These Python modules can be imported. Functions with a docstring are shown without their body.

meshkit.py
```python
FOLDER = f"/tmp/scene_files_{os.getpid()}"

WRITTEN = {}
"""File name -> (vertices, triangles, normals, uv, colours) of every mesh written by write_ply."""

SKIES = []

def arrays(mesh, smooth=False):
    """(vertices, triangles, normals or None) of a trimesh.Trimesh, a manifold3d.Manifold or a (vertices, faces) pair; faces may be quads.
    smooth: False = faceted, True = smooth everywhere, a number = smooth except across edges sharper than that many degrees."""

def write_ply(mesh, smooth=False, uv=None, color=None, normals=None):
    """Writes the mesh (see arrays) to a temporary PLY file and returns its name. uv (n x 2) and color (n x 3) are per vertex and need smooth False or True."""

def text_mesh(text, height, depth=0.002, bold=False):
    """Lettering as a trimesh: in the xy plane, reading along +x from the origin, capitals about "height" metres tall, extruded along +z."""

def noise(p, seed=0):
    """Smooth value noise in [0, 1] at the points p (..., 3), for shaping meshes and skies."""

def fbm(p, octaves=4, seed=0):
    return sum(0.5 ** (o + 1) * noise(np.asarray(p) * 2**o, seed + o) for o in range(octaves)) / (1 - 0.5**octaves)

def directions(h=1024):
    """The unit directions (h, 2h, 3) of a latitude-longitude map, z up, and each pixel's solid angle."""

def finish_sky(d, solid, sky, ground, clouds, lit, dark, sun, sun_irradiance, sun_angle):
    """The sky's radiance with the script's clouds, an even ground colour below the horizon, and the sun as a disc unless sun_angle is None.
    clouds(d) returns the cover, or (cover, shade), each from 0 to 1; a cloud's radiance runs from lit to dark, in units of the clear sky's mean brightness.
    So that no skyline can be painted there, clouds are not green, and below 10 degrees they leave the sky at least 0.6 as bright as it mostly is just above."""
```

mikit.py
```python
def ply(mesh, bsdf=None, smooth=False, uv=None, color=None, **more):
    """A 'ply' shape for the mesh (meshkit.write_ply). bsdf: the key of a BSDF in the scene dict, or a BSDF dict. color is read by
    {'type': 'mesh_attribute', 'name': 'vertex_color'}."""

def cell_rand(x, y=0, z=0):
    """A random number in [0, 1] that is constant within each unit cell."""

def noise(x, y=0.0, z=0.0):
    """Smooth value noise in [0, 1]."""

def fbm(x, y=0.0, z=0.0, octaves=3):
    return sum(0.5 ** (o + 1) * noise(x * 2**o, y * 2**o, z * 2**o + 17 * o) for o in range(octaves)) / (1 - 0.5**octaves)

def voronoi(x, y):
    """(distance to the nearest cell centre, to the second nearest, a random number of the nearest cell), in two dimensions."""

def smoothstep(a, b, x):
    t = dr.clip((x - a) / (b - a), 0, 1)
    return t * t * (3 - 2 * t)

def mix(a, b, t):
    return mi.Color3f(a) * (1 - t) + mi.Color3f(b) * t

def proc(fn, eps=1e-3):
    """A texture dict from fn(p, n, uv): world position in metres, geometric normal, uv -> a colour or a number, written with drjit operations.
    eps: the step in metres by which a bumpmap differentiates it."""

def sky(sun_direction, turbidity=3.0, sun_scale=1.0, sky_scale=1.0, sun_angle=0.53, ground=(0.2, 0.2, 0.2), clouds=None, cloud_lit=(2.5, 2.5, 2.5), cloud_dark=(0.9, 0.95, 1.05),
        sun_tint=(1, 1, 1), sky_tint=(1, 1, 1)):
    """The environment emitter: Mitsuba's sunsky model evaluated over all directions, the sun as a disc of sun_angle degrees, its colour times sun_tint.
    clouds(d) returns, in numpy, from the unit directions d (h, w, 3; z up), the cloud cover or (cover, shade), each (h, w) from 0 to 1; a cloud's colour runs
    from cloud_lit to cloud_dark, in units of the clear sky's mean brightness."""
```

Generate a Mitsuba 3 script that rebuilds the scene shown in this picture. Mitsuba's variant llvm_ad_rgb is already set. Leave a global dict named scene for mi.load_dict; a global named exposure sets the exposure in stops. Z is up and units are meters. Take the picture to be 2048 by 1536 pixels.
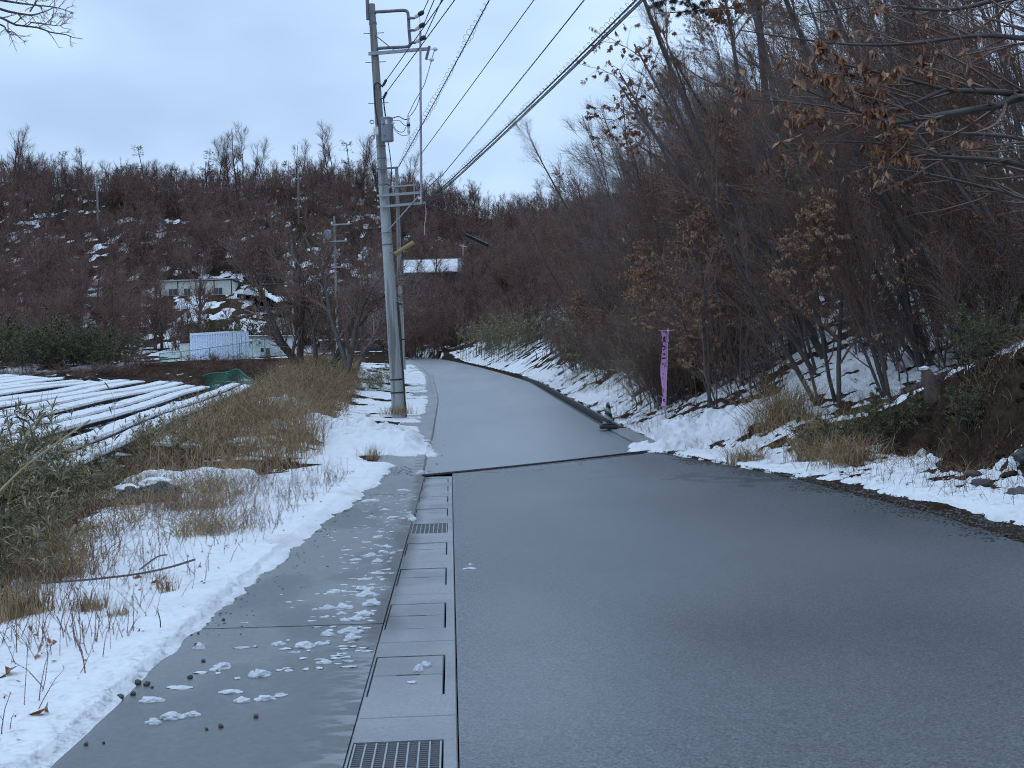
import math
import numpy as np
import trimesh
import drjit as dr
import mitsuba as mi
import manifold3d as m3
import shapely
from shapely.geometry import LineString, Polygon
from shapely.ops import unary_union
import mikit
import meshkit
from meshkit import fbm as nfbm, noise as nnoise

T = mi.ScalarTransform4f
scene, labels = {}, {}

# ------------------------------------------------------------------ camera, sky, exposure
scene['camera'] = {
    'type': 'perspective', 'fov': 40.86, 'fov_axis': 'x', 'near_clip': 0.1, 'far_clip': 3000.0,
    'to_world': T().look_at(origin=[0, 0, 1.5], target=[0, 10, 1.5], up=[math.sin(math.radians(1.7)), 0, math.cos(math.radians(1.7))]),
}


def sstep(a, b, x):
    t = np.clip((x - a) / (b - a), 0, 1)
    return t * t * (3 - 2 * t)


def cloud_fn(d):
    z = np.maximum(d[..., 2], 0.02)
    q = np.stack([d[..., 0] / (z + 0.25) * 1.6, d[..., 1] / (z + 0.25) * 1.6, z * 2.0], -1)
    s = nfbm(q, 5, seed=11)
    return np.ones(d.shape[:2]), np.clip(0.93 - 0.80 * sstep(0.22, 0.9, z) + (s - 0.5) * 2.1, 0, 1)


scene['sky'] = mikit.sky((0.25, 0.35, 0.9), turbidity=4, sun_scale=0.0, sun_angle=12, clouds=cloud_fn,
                         cloud_lit=(2.55, 3.30, 4.35), cloud_dark=(1.42, 1.98, 2.80), ground=(0.25, 0.25, 0.28))
exposure = 1.44

# ------------------------------------------------------------------ helpers
used = {}


def numbered(name):
    n = used.get(name, 0)
    used[name] = n + 1
    return name if n == 0 else f'{name}_{n:03d}'


def put(key, mesh, bsdf, smooth=False, label=None, cat=None, group=None, kind=None, **kw):
    scene[key] = mikit.ply(mesh, bsdf, smooth=smooth, **kw)
    tag(key, label, cat, group, kind)
    return key


def tag(key, label=None, cat=None, group=None, kind=None):
    d = {k: v for k, v in (('label', label), ('category', cat), ('group', group), ('kind', kind)) if v}
    if d:
        labels[key] = d


def thing(name, label, cat, group=None, kind=None):
    key = numbered(name)
    tag(key, label, cat, group, kind)
    return key


def part(parent, name, mesh, bsdf, smooth=False, label=None, kind=None, **kw):
    return put(numbered(f'{parent}__{name}'), mesh, bsdf, smooth, label=label, kind=kind, **kw)


def copy_parts(src, dst, m):
    """entries of src's parts again under dst with the transform m"""
    for k in [k for k in scene if k.startswith(src + '__')]:
        scene[dst + k[len(src):]] = {**scene[k], 'to_world': m}


def norm(v):
    v = np.asarray(v, float)
    return v / (np.linalg.norm(v, axis=-1, keepdims=True) + 1e-12)


def tubes(P, R, sides=3, caps=False):
    P, R = np.asarray(P, float), np.asarray(R, float)
    if P.ndim == 2:
        P, R = P[None], np.broadcast_to(R, P.shape[:1])[None]
    n, k = P.shape[:2]
    t = norm(np.gradient(P, axis=1))
    ref = np.where(np.abs(t[:, :1, 2:]) < 0.8, [0, 0, 1.0], [1.0, 0, 0])
    a = norm(np.cross(t, ref))
    b = np.cross(t, a)
    ang = np.arange(sides) * 2 * np.pi / sides
    v = P[:, :, None] + R[:, :, None, None] * (np.cos(ang)[:, None] * a[:, :, None] + np.sin(ang)[:, None] * b[:, :, None])
    i, j = np.meshgrid(np.arange(k - 1), np.arange(sides), indexing='ij')
    q = np.stack([i * sides + j, i * sides + (j + 1) % sides, (i + 1) * sides + (j + 1) % sides, (i + 1) * sides + j], -1).reshape(-1, 4)
    f = np.vstack([q[:, [0, 1, 2]], q[:, [0, 2, 3]]])
    if caps:
        c = [[0, j, j + 1] for j in range(1, sides - 1)] + [[(k - 1) * sides, (k - 1) * sides + j + 1, (k - 1) * sides + j] for j in range(1, sides - 1)]
        f = np.vstack([f, np.array(c)[:, ::-1]])
    f = (f[None] + (np.arange(n) * k * sides)[:, None, None]).reshape(-1, 3)
    return v.reshape(-1, 3), f


def join(*ms):
    vs, fs, at = [], [], 0
    for m in ms:
        v, f = (np.asarray(m[0]), np.asarray(m[1])) if isinstance(m, tuple) else (np.asarray(m.vertices), np.asarray(m.faces))
        vs.append(v)
        fs.append(f + at)
        at += len(v)
    return np.vstack(vs), np.vstack(fs)


def box(x0, x1, y0, y1, z0, z1, bev=0.0):
    if bev <= 0:
        m = trimesh.creation.box((x1 - x0, y1 - y0, z1 - z0))
        m.apply_translation(((x0 + x1) / 2, (y0 + y1) / 2, (z0 + z1) / 2))
        return np.array(m.vertices), np.array(m.faces)
    b, pts = bev, []
    for x in (x0, x1):
        for y in (y0, y1):
            for z in (z0, z1):
                sx, sy, sz = (b if x == x0 else -b), (b if y == y0 else -b), (b if z == z0 else -b)
                pts += [(x, y + sy, z + sz), (x + sx, y, z + sz), (x + sx, y + sy, z)]
    h = trimesh.convex.convex_hull(np.array(pts))
    return np.array(h.vertices), np.array(h.faces)


def bar(p0, p1, w, h=None, up=(0, 0, 1)):
    """rectangular bar between two points"""
    p0, p1 = np.asarray(p0, float), np.asarray(p1, float)
    h = h or w
    t = norm(p1 - p0)
    s = np.cross(t, up)
    s = norm(s if np.linalg.norm(s) > 1e-3 else np.cross(t, [1, 0, 0]))
    u = np.cross(s, t)
    v = np.array([p + a * s * w / 2 + b * u * h / 2 for p in (p0, p1) for a, b in ((-1, -1), (1, -1), (1, 1), (-1, 1))])
    f = [[0, 2, 1], [0, 3, 2], [4, 5, 6], [4, 6, 7]]
    for i in range(4):
        j = (i + 1) % 4
        f += [[i, j, 4 + j], [i, 4 + j, 4 + i]]
    f = np.array(f)
    if (np.einsum('ij,ij->i', np.cross(v[f[:, 1]], v[f[:, 2]]), v[f[:, 0]]).sum()
            - np.einsum('ij,j->i', np.cross(v[f[:, 1]] - v[f[:, 0]], v[f[:, 2]] - v[f[:, 0]]), v.mean(0)).sum()) < 0:
        f = f[:, ::-1]
    return v, f


def rod(p0, p1, r0, r1=None, sides=8):
    return tubes(np.array([p0, p1], float), np.array([r0, r1 if r1 is not None else r0]), sides, caps=True)


def lathe(profile, base, axis=(0, 0, 1), sides=16):
    """profile of (radius, height) turned about an axis through base"""
    axis = norm(axis)
    P = np.array([np.asarray(base, float) + axis * h for _, h in profile])
    a = norm(np.cross(axis, [0, 1, 0.0] if abs(axis[1]) < 0.9 else [1.0, 0, 0]))
    b = np.cross(axis, a)
    ang = np.arange(sides) * 2 * np.pi / sides
    R = np.array([r for r, _ in profile])
    v = (P[:, None] + R[:, None, None] * (np.cos(ang)[None, :, None] * a + np.sin(ang)[None, :, None] * b)).reshape(-1, 3)
    k = len(profile)
    f = []
    for i in range(k - 1):
        for j in range(sides):
            q = [i * sides + j, i * sides + (j + 1) % sides, (i + 1) * sides + (j + 1) % sides, (i + 1) * sides + j]
            f += [[q[0], q[1], q[2]], [q[0], q[2], q[3]]]
    f += [[0, j + 1, j] for j in range(1, sides - 1)] + [[(k - 1) * sides, (k - 1) * sides + j, (k - 1) * sides + j + 1] for j in range(1, sides - 1)]
    return v, np.array(f)


def boolean(a, b):
    A, B = (m3.Manifold(m3.Mesh(np.asarray(m[0], np.float32), np.asarray(m[1], np.uint32))) for m in (a, b))
    r = (A - B).to_mesh()
    return np.array(r.vert_properties[:, :3], float), np.array(r.tri_verts)


def interp(x, xs, ys):
    return np.interp(x, xs, ys)


# ------------------------------------------------------------------ the lie of the land
LY = [-20, 23.4, 24.9, 27.2, 31.9, 49.3, 75.4, 96.2, 113, 129.4, 145, 160]
LX = [0.42, -1.53, -1.62, -1.74, -1.88, -2.64, -4.34, -6.4, -8.3, -10.46, -14, -20]
RY = [-20, 11, 14.1, 15.6, 19.7, 24.3, 27.1, 30.4, 41.4, 61.9, 74, 86.4, 104, 121.2, 139.4, 160]
RX = [4.6, 4.4, 4.42, 4.35, 4.09, 3.55, 2.77, 2.46, 1.87, 0.81, -0.45, -1.98, -4.4, -7.15, -11.26, -16]


def smooth_interp(Y, ys, xs):
    k = np.linspace(-2.2, 2.2, 9)
    return sum(np.interp(Y + o, ys, xs) for o in k) / len(k)


def road_l(Y):
    return smooth_interp(Y, LY, LX)


def road_r(Y):
    return smooth_interp(Y, RY, RX)


def gutter_r(Y):
    return -0.007 - 0.045 * np.asarray(Y, float)


def gutter_l(Y):
    return gutter_r(Y) - 0.46


def road_z(Y):
    Y = np.asarray(Y, float)
    return 0.043 * 1.5 * np.logaddexp(0, (np.minimum(Y, 150) - 26) / 1.5)


def pave_l(Y):
    """outer edge of the left pavement"""
    near = np.interp(Y, [-20, 5.6, 9.7, 18.6, 24.4], [-1.55, -1.97, -2.12, -2.34, -2.5])
    far = road_l(Y) - 0.95
    return near + (far - near) * sstep(22, 27, Y)


def xy3(x, y, s, off=0.0):
    return np.stack([x * s, y * s, np.zeros_like(x) + off], -1)


def hill(x, Y):
    t = np.maximum((Y - 106 - 0.06 * np.minimum(x + 20, 60)) / 124, 0)
    top = 31.5 * np.minimum(t, 1.0) ** 1.65 + 2 * np.maximum(t - 1, 0)
    side = 1 - 0.22 * sstep(-30, 0, x) + 0.10 * sstep(-60, -95, x)
    return 4.0 + top * side + 2.4 * (nfbm(xy3(x, Y, 1 / 26.0, 3.3), 3, seed=5) - 0.5) * np.minimum(t * 4, 1)


def field_z(x, Y):
    xd = -8.1 - 0.124 * (Y - 25)
    z = -0.62 + 0.03 * (np.minimum(Y, 78) - 25) + 0.05 * np.clip(xd - x, -3, 16)
    return z + (3.9 - z) * sstep(80, 101, Y)


def ground(x, Y):
    x, Y = np.asarray(x, float), np.asarray(Y, float)
    zr = road_z(Y)
    xl, xr, pl = road_l(Y), road_r(Y), pave_l(Y)
    lump = nfbm(xy3(x, Y, 1 / 2.3), 3, seed=2) - 0.5
    # left of the pavement
    dl = pl - x
    w = np.clip(1.25 + 0.2 * (Y - 9), 0.9, np.interp(Y, [24, 30, 45, 60], [4.2, 3.6, 3.7, 5.0]))
    verge = zr + 0.02 + 0.38 * sstep(1.0, 2.6, dl - 0.03 * (Y - 26)) * sstep(25, 32, Y) * sstep(95, 80, Y) + (0.03 + 0.05 * sstep(25, 60, Y)) * dl * np.where(Y > 26, 1, -1) + 0.10 * lump * sstep(0.1, 1, dl)
    down = sstep(0, 1, (dl - w) / np.interp(Y, [0, 20, 40, 70], [2.0, 3.0, 2.6, 3.0]))
    zl = verge * (1 - down) + (field_z(x, Y) + 0.15 * lump) * down
    # right of the road
    d = x - xr
    near = 1 - sstep(19.5, 25, Y)
    clod = nfbm(xy3(x, Y, 2.0, 1.0), 3, seed=6) - 0.5
    cliff = 0.13 * np.clip(d, 0, 1.8) + 1.65 * sstep(1.7, 3.0, d + 0.5 * lump + 0.55 * clod) + 0.36 * np.maximum(d - 3.0, 0)
    steep = np.interp(Y, [24, 34, 60, 90], [0.30, 0.46, 0.62, 0.55])
    mid = 0.02 + steep * np.maximum(d - 0.75, 0)
    b = cliff * near + mid * (1 - near)
    b = 13.0 * (1 - np.exp(-b / 13.0)) + 0.35 * lump * sstep(0.7, 2.2, d)
    # small concrete ditch beside the far section of road
    ditch = sstep(27.5, 28.0, Y) * (1 - sstep(66, 69, Y)) * sstep(-0.02, 0.02, d) * (1 - sstep(0.40, 0.46, d))
    zrt = zr + 0.01 + b - 0.42 * ditch
    z = np.where(x < pl, zl, np.where(x > xr, zrt, zr - 0.09))
    # blend into the hillside behind
    h = hill(x, Y)
    k = 0.4
    far = np.logaddexp(z / k, h / k) * k
    z = np.where((x < pl) | (x > xr), z + (far - z) * sstep(100, 116, Y), z)
    z = z + (h - z) * sstep(138, 156, Y)
    return z


def G(x, y):
    return float(ground(np.array([x]), np.array([y]))[0])


def grid(xs, ys):
    X, Y = np.meshgrid(xs, ys)
    n, m = X.shape
    i, j = np.meshgrid(np.arange(n - 1), np.arange(m - 1), indexing='ij')
    a = i * m + j
    q = np.stack([a, a + 1, a + m + 1, a + m], -1).reshape(-1, 4)
    return X.ravel(), Y.ravel(), np.vstack([q[:, [0, 1, 2]], q[:, [0, 2, 3]]])


def stepped(knots):
    out = []
    for a, b, s in knots:
        out.append(np.arange(a, b - 1e-6, s))
    return np.concatenate(out + [[knots[-1][1]]])


# ------------------------------------------------------------------ materials
def P3(c):
    return {'type': 'rgb', 'value': list(c)}


def principled(c, rough=0.6, spec=0.5, metallic=0.0, two=False, **kw):
    d = {'type': 'principled', 'base_color': P3(c) if isinstance(c, (tuple, list)) else c, 'roughness': rough, 'specular': spec, 'metallic': metallic, **kw}
    return {'type': 'twosided', 'bsdf': d} if two else d


def bump(inner, fn, scale=1.0, eps=1e-3):
    return {'type': 'bumpmap', 'arbitrary': mikit.proc(fn, eps), 'scale': scale, 'bsdf': inner}


N, FB, SS, MIX = mikit.noise, mikit.fbm, mikit.smoothstep, mikit.mix


def asphalt_col(p, n, uv):
    big = FB(p.x * 0.5, p.y * 0.35, 0.3, octaves=4)
    fine = N(p.x * 85, p.y * 85, 1.0)
    c = MIX((0.066, 0.072, 0.079), (0.108, 0.116, 0.126), big)
    f1, f2, r = mikit.voronoi(p.x * 75, p.y * 75)
    crack = SS(0.030, 0.008, dr.abs(FB(p.x * 0.55 + 2, p.y * 0.4, 8.0, octaves=4) - 0.5)) * SS(0.52, 0.62, N(p.x * 0.3, p.y * 0.25, 4.0))
    return c * (0.45 + 0.6 * fine + 0.75 * r * SS(0.7, 0.2, f1)) * (1 - 0.45 * crack)


def asphalt_rough(p, n, uv):
    b = FB(p.x * 0.45 + 5, p.y * 0.22, 0.7, octaves=4)
    return 0.31 + 0.12 * SS(0.3, 0.7, b)


def asphalt_bump(p, n, uv):
    b = FB(p.x * 0.4 + 9, p.y * 0.25, 2.7, octaves=3)
    return (N(p.x * 70, p.y * 70, 0.0) * 0.6 + N(p.x * 160, p.y * 160, 3.0) * 0.4) * 0.0042 * (0.3 + SS(0.35, 0.65, b)) + FB(p.x * 6, p.y * 6, 0.0) * 0.004


scene['asphalt'] = bump(principled(mikit.proc(asphalt_col), mikit.proc(asphalt_rough), 0.9), asphalt_bump)


def asphalt2_col(p, n, uv):
    big = FB(p.x * 0.7, p.y * 0.15, 0.3, octaves=3)
    return MIX((0.135, 0.147, 0.163), (0.20, 0.213, 0.23), big)


scene['asphalt_far'] = bump(principled(mikit.proc(asphalt2_col), 0.33, 1.0), lambda p, n, uv: N(p.x * 40, p.y * 40, 0.0) * 0.002 + FB(p.x * 5, p.y * 5, 1.0) * 0.004, eps=4e-3)


def concrete_col(p, n, uv):
    b = FB(p.x * 1.3, p.y * 0.6, 0.3, octaves=4)
    f = N(p.x * 40, p.y * 40, 2.0)
    g = N(p.x * 130, p.y * 130, 5.0)
    # smears of rough lime-stained mortar along the drain
    d = p.x + 0.045 * p.y + 0.47
    s = SS(0.42, 0.62, FB(p.x * 9, p.y * 13, 4.0, octaves=4)) * SS(-0.42, -0.05, d + 0.25 * (N(p.y * 0.6, 3.0) - 0.5)) * SS(10.5, 6.5, p.y)
    c = MIX((0.115, 0.120, 0.122), (0.185, 0.189, 0.190), b) * (0.85 + 0.2 * f + 0.1 * g)
    damp = SS(0.48, 0.66, FB(p.x * 1.1 + 7, p.y * 0.5, 1.0, octaves=4))
    c = c * (1 - 0.35 * damp)
    c = MIX(c, (0.30, 0.31, 0.32), s * 0.6)
    grime = SS(-0.17, -0.04, d + 0.13 * (N(p.y * 1.9, 6.0) - 0.5) + 0.05 * (f - 0.5)) * SS(7.6, 8.8, p.y)
    return MIX(c, (0.035, 0.032, 0.030), grime * 0.85)


def concrete_bump(p, n, uv):
    d = p.x + 0.045 * p.y + 0.47
    s = SS(-0.6, -0.1, d) * SS(11.0, 6.5, p.y)
    return N(p.x * 60, p.y * 60, 1.0) * 0.0008 + FB(p.x * 9, p.y * 5, 0.0) * 0.003 + s * FB(p.x * 22, p.y * 34, 2.0) * 0.006


scene['pavement_concrete'] = bump(principled(mikit.proc(concrete_col), 0.36, 0.5), concrete_bump)


def drain_col(p, n, uv):
    b = FB(p.x * 2.2, p.y * 2.2, 0.3, octaves=4)
    w = SS(0.5, 0.75, FB(p.x * 1.5, p.y * 1.1, 7.0))
    dark = SS(0.16, 0.0, p.x + 0.045 * p.y + 0.48 + 0.1 * (N(p.y * 1.4, 2.0) - 0.5)) * SS(8.0, 9.0, p.y)
    c = MIX((0.17, 0.178, 0.185), (0.25, 0.26, 0.27), b) * (0.9 + 0.2 * N(p.x * 70, p.y * 70, 1.0))
    c = MIX(c, (0.11, 0.115, 0.12), w * 0.5)
    return MIX(c, (0.03, 0.028, 0.026), dark * 0.85)


scene['drain_concrete'] = bump(principled(mikit.proc(drain_col), 0.34, 0.5), lambda p, n, uv: N(p.x * 50, p.y * 50, p.z * 50) * 0.0007 + FB(p.x * 7, p.y * 7, 0.0) * 0.002)


def kerb_col(p, n, uv):
    return MIX((0.16, 0.165, 0.17), (0.27, 0.275, 0.28), FB(p.x * 3, p.y * 1.2, p.z * 3, octaves=4))


scene['kerb_concrete'] = principled(mikit.proc(kerb_col), 0.5)
scene['ditch_concrete'] = principled((0.085, 0.082, 0.08), 0.6)
scene['steel_grate'] = principled((0.45, 0.47, 0.48), 0.38, 0.5, metallic=0.9)
scene['rubber_joint'] = principled((0.012, 0.012, 0.013), 0.45)


def snow_col(p, n, uv):
    g = FB(p.x * 3.1, p.y * 3.1, p.z * 3.1, octaves=3)
    dirt = SS(0.63, 0.85, FB(p.x * 1.1 + 3, p.y * 1.1, 2.0, octaves=4))
    return MIX(MIX((0.80, 0.81, 0.83), (0.90, 0.90, 0.91), g), (0.55, 0.51, 0.47), dirt * 0.5)


scene['snow_white'] = bump({'type': 'diffuse', 'reflectance': mikit.proc(snow_col)}, lambda p, n, uv: FB(p.x * 16, p.y * 16, p.z * 16, octaves=3) * 0.055 + N(p.x * 90, p.y * 90, p.z * 90) * 0.002, eps=3e-3)

scene['slush'] = bump(principled((0.60, 0.62, 0.65), 0.4, 0.5), lambda p, n, uv: FB(p.x * 60, p.y * 60, p.z * 60, octaves=2) * 0.006)


def ground_col(p, n, uv):
    b = FB(p.x * 1.7, p.y * 1.7, p.z * 1.7, octaves=4)
    f = N(p.x * 17, p.y * 17, p.z * 17)
    c = MIX((0.020, 0.014, 0.011), (0.072, 0.049, 0.035), b) * (0.6 + 0.8 * f)
    # far slopes: thin snow lying between fallen leaves
    far = SS(98.0, 108.0, p.y + 0.6 * dr.maximum(-p.x - 20, 0))
    s = FB(p.x * 0.8, p.y * 0.28, p.z * 0.5, octaves=5)
    band = 0.10 * (N(p.x * 0.035, p.y * 0.045, 3.0) - 0.5) * 2
    low = 0.055 * SS(20.0, 7.0, p.z) - 0.04 * SS(20.0, 28.0, p.z)
    m = SS(0.60, 0.64, s + band + low) * far
    return MIX(c, (0.80, 0.81, 0.83), m)


scene['soil_and_litter'] = {'type': 'diffuse', 'reflectance': mikit.proc(ground_col)}


def bark_col(p, n, uv):
    b = FB(p.x * 9, p.y * 9, p.z * 3, octaves=3)
    return MIX((0.035, 0.027, 0.025), (0.115, 0.092, 0.082), b)


scene['bark'] = principled(mikit.proc(bark_col), 0.55, 0.5)
scene['twig'] = principled((0.155, 0.094, 0.070), 0.42, 0.5)
scene['twig_far'] = principled((0.178, 0.108, 0.086), 0.7, 0.3)
scene['bark_far'] = principled((0.085, 0.064, 0.058), 0.7, 0.3)


def leaf_col(a, b):
    def fn(p, n, uv):
        r = mikit.cell_rand(p.x * 9, p.y * 9, p.z * 9)
        return MIX(a, b, r)
    return fn


scene['leaf_brown'] = principled(mikit.proc(leaf_col((0.12, 0.046, 0.023), (0.33, 0.145, 0.066))), 0.45, 0.5, two=True)
scene['leaf_tan'] = principled(mikit.proc(leaf_col((0.17, 0.092, 0.050), (0.42, 0.26, 0.155))), 0.5, 0.4, two=True)
scene['leaf_big'] = principled(mikit.proc(leaf_col((0.11, 0.040, 0.023), (0.36, 0.17, 0.080))), 0.35, 0.5, two=True)
scene['evergreen_leaf'] = principled(mikit.proc(leaf_col((0.045, 0.050, 0.024), (0.17, 0.145, 0.065))), 0.5, 0.4, two=True)
scene['needle'] = principled((0.030, 0.048, 0.030), 0.6, 0.3, two=True)
scene['bamboo_leaf'] = principled(mikit.proc(leaf_col((0.045, 0.043, 0.020), (0.18, 0.148, 0.074))), 0.5, 0.4, two=True)
scene['bamboo_leaf_dry'] = principled(mikit.proc(leaf_col((0.23, 0.17, 0.085), (0.42, 0.33, 0.18))), 0.55, 0.3, two=True)
scene['bamboo_stem'] = principled((0.13, 0.12, 0.05), 0.5, 0.4)
scene['dry_grass'] = principled(mikit.proc(leaf_col((0.16, 0.105, 0.055), (0.40, 0.29, 0.16))), 0.65, 0.3, two=True)
scene['olive_grass'] = principled(mikit.proc(leaf_col((0.13, 0.088, 0.045), (0.43, 0.295, 0.17))), 0.65, 0.3, two=True)
scene['dead_stem'] = principled((0.14, 0.075, 0.060), 0.65, 0.3)
scene['stone_dark'] = principled((0.07, 0.065, 0.062), 0.5)


def pole_col(p, n, uv):
    b = FB(p.x * 5, p.y * 5, p.z * 0.5, octaves=4)
    s = SS(0.52, 0.7, FB(p.x * 14, p.y * 14, p.z * 0.35, octaves=3))
    hi = SS(6.5, 9.5, p.z)
    c = MIX((0.30, 0.31, 0.30), (0.46, 0.47, 0.46), b)
    c = MIX(c, (0.20, 0.19, 0.17), hi * 0.75)
    return MIX(c, (0.10, 0.085, 0.075), s * 0.7)


scene['pole_concrete'] = principled(mikit.proc(pole_col), 0.6)
scene['galvanised'] = principled((0.36, 0.38, 0.39), 0.5, 0.5, metallic=0.4)
scene['galv_dark'] = principled((0.17, 0.175, 0.185), 0.5, 0.5, metallic=0.3)
scene['porcelain'] = principled((0.72, 0.71, 0.69), 0.2)
scene['black_plastic'] = principled((0.018, 0.018, 0.020), 0.4)
scene['cable_black'] = principled((0.022, 0.022, 0.025), 0.5)
scene['transformer_grey'] = principled((0.24, 0.26, 0.29), 0.4)
scene['yellow_guard'] = principled((0.34, 0.235, 0.10), 0.6)
scene['mast_grey'] = principled((0.40, 0.37, 0.42), 0.4, 0.5, metallic=0.3)
scene['banner_pink'] = principled((0.88, 0.45, 0.86), 0.75, 0.2, two=True)
scene['ink_black'] = principled((0.02, 0.015, 0.02), 0.7, 0.2, two=True)
scene['white_plastic'] = principled((0.75, 0.75, 0.75), 0.4)
scene['peg_grey'] = principled((0.26, 0.24, 0.235), 0.6)
scene['cone_stripe'] = principled((0.30, 0.29, 0.27), 0.5)
scene['panel_dark'] = principled((0.022, 0.026, 0.036), 0.3)
scene['frame_steel'] = principled((0.20, 0.21, 0.23), 0.5, 0.5, metallic=0.4)


# ------------------------------------------------------------------ plants: the generator
def grow(rng, P, R, n, length, ang, t=(0.25, 0.98), k=4, up=0.1, wob=0.18, rr=0.6, rmin=0.004, bias=(0, 0, 0), taper=0.3, shrink=0.55, curl=0.0):
    """children of the branches P (n, k, 3) with radii R"""
    cnt = rng.poisson(n, len(P)) if np.isscalar(n) else n
    idx = np.repeat(np.arange(len(P)), cnt)
    m = len(idx)
    tt = t[0] + (t[1] - t[0]) * rng.random(m)
    f = tt * (P.shape[1] - 1)
    i = np.minimum(f.astype(int), P.shape[1] - 2)
    wgt = (f - i)[:, None]
    pos = P[idx, i] * (1 - wgt) + P[idx, i + 1] * wgt
    tan = norm(P[idx, i + 1] - P[idx, i])
    rad = R[idx, i] * (1 - wgt[:, 0]) + R[idx, i + 1] * wgt[:, 0]
    v = rng.normal(size=(m, 3))
    v = norm(v - (v * tan).sum(1, keepdims=True) * tan)
    a = np.radians(rng.uniform(*ang, m))[:, None]
    d = norm(tan * np.cos(a) + v * np.sin(a) + np.array(bias) + np.array([0, 0, up]))
    L = rng.uniform(*length, m) * (1 - shrink * tt)
    pts, step = [pos], (L / (k - 1))[:, None]
    for _ in range(k - 1):
        pos = pos + d * step
        pts.append(pos)
        d = norm(d + rng.normal(size=(m, 3)) * wob + np.array([0, 0, curl + up * 0.5]) + np.array(bias) * 0.3)
    r0 = np.maximum(rad * rr, rmin)
    return np.stack(pts, 1), r0[:, None] * np.linspace(1, taper, k)[None] + rmin * 0.15


def stems(rng, n, height, lean=(0, 0), spread=0.25, base=0.12, r=0.07, k=7, wob=0.06, hvar=0.25):
    b = np.concatenate([rng.normal(size=(n, 2)) * base, np.zeros((n, 1))], 1)
    d = norm(np.concatenate([rng.normal(size=(n, 2)) * spread + np.array(lean), np.ones((n, 1))], 1))
    H = height * (1 - hvar * rng.random(n)) / (k - 1)
    pts = [b - [0, 0, 0.3], b]
    pos = b
    for _ in range(k - 1):
        pos = pos + d * H[:, None]
        pts.append(pos)
        d = norm(d + rng.normal(size=(n, 3)) * wob + [0, 0, 0.05])
    prof = np.concatenate([[1.25, 1.1], np.linspace(1, 0.22, k - 1) ** 0.9])
    return np.stack(pts, 1), (r * (0.7 + 0.5 * rng.random(n)))[:, None] * prof[None]


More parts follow.
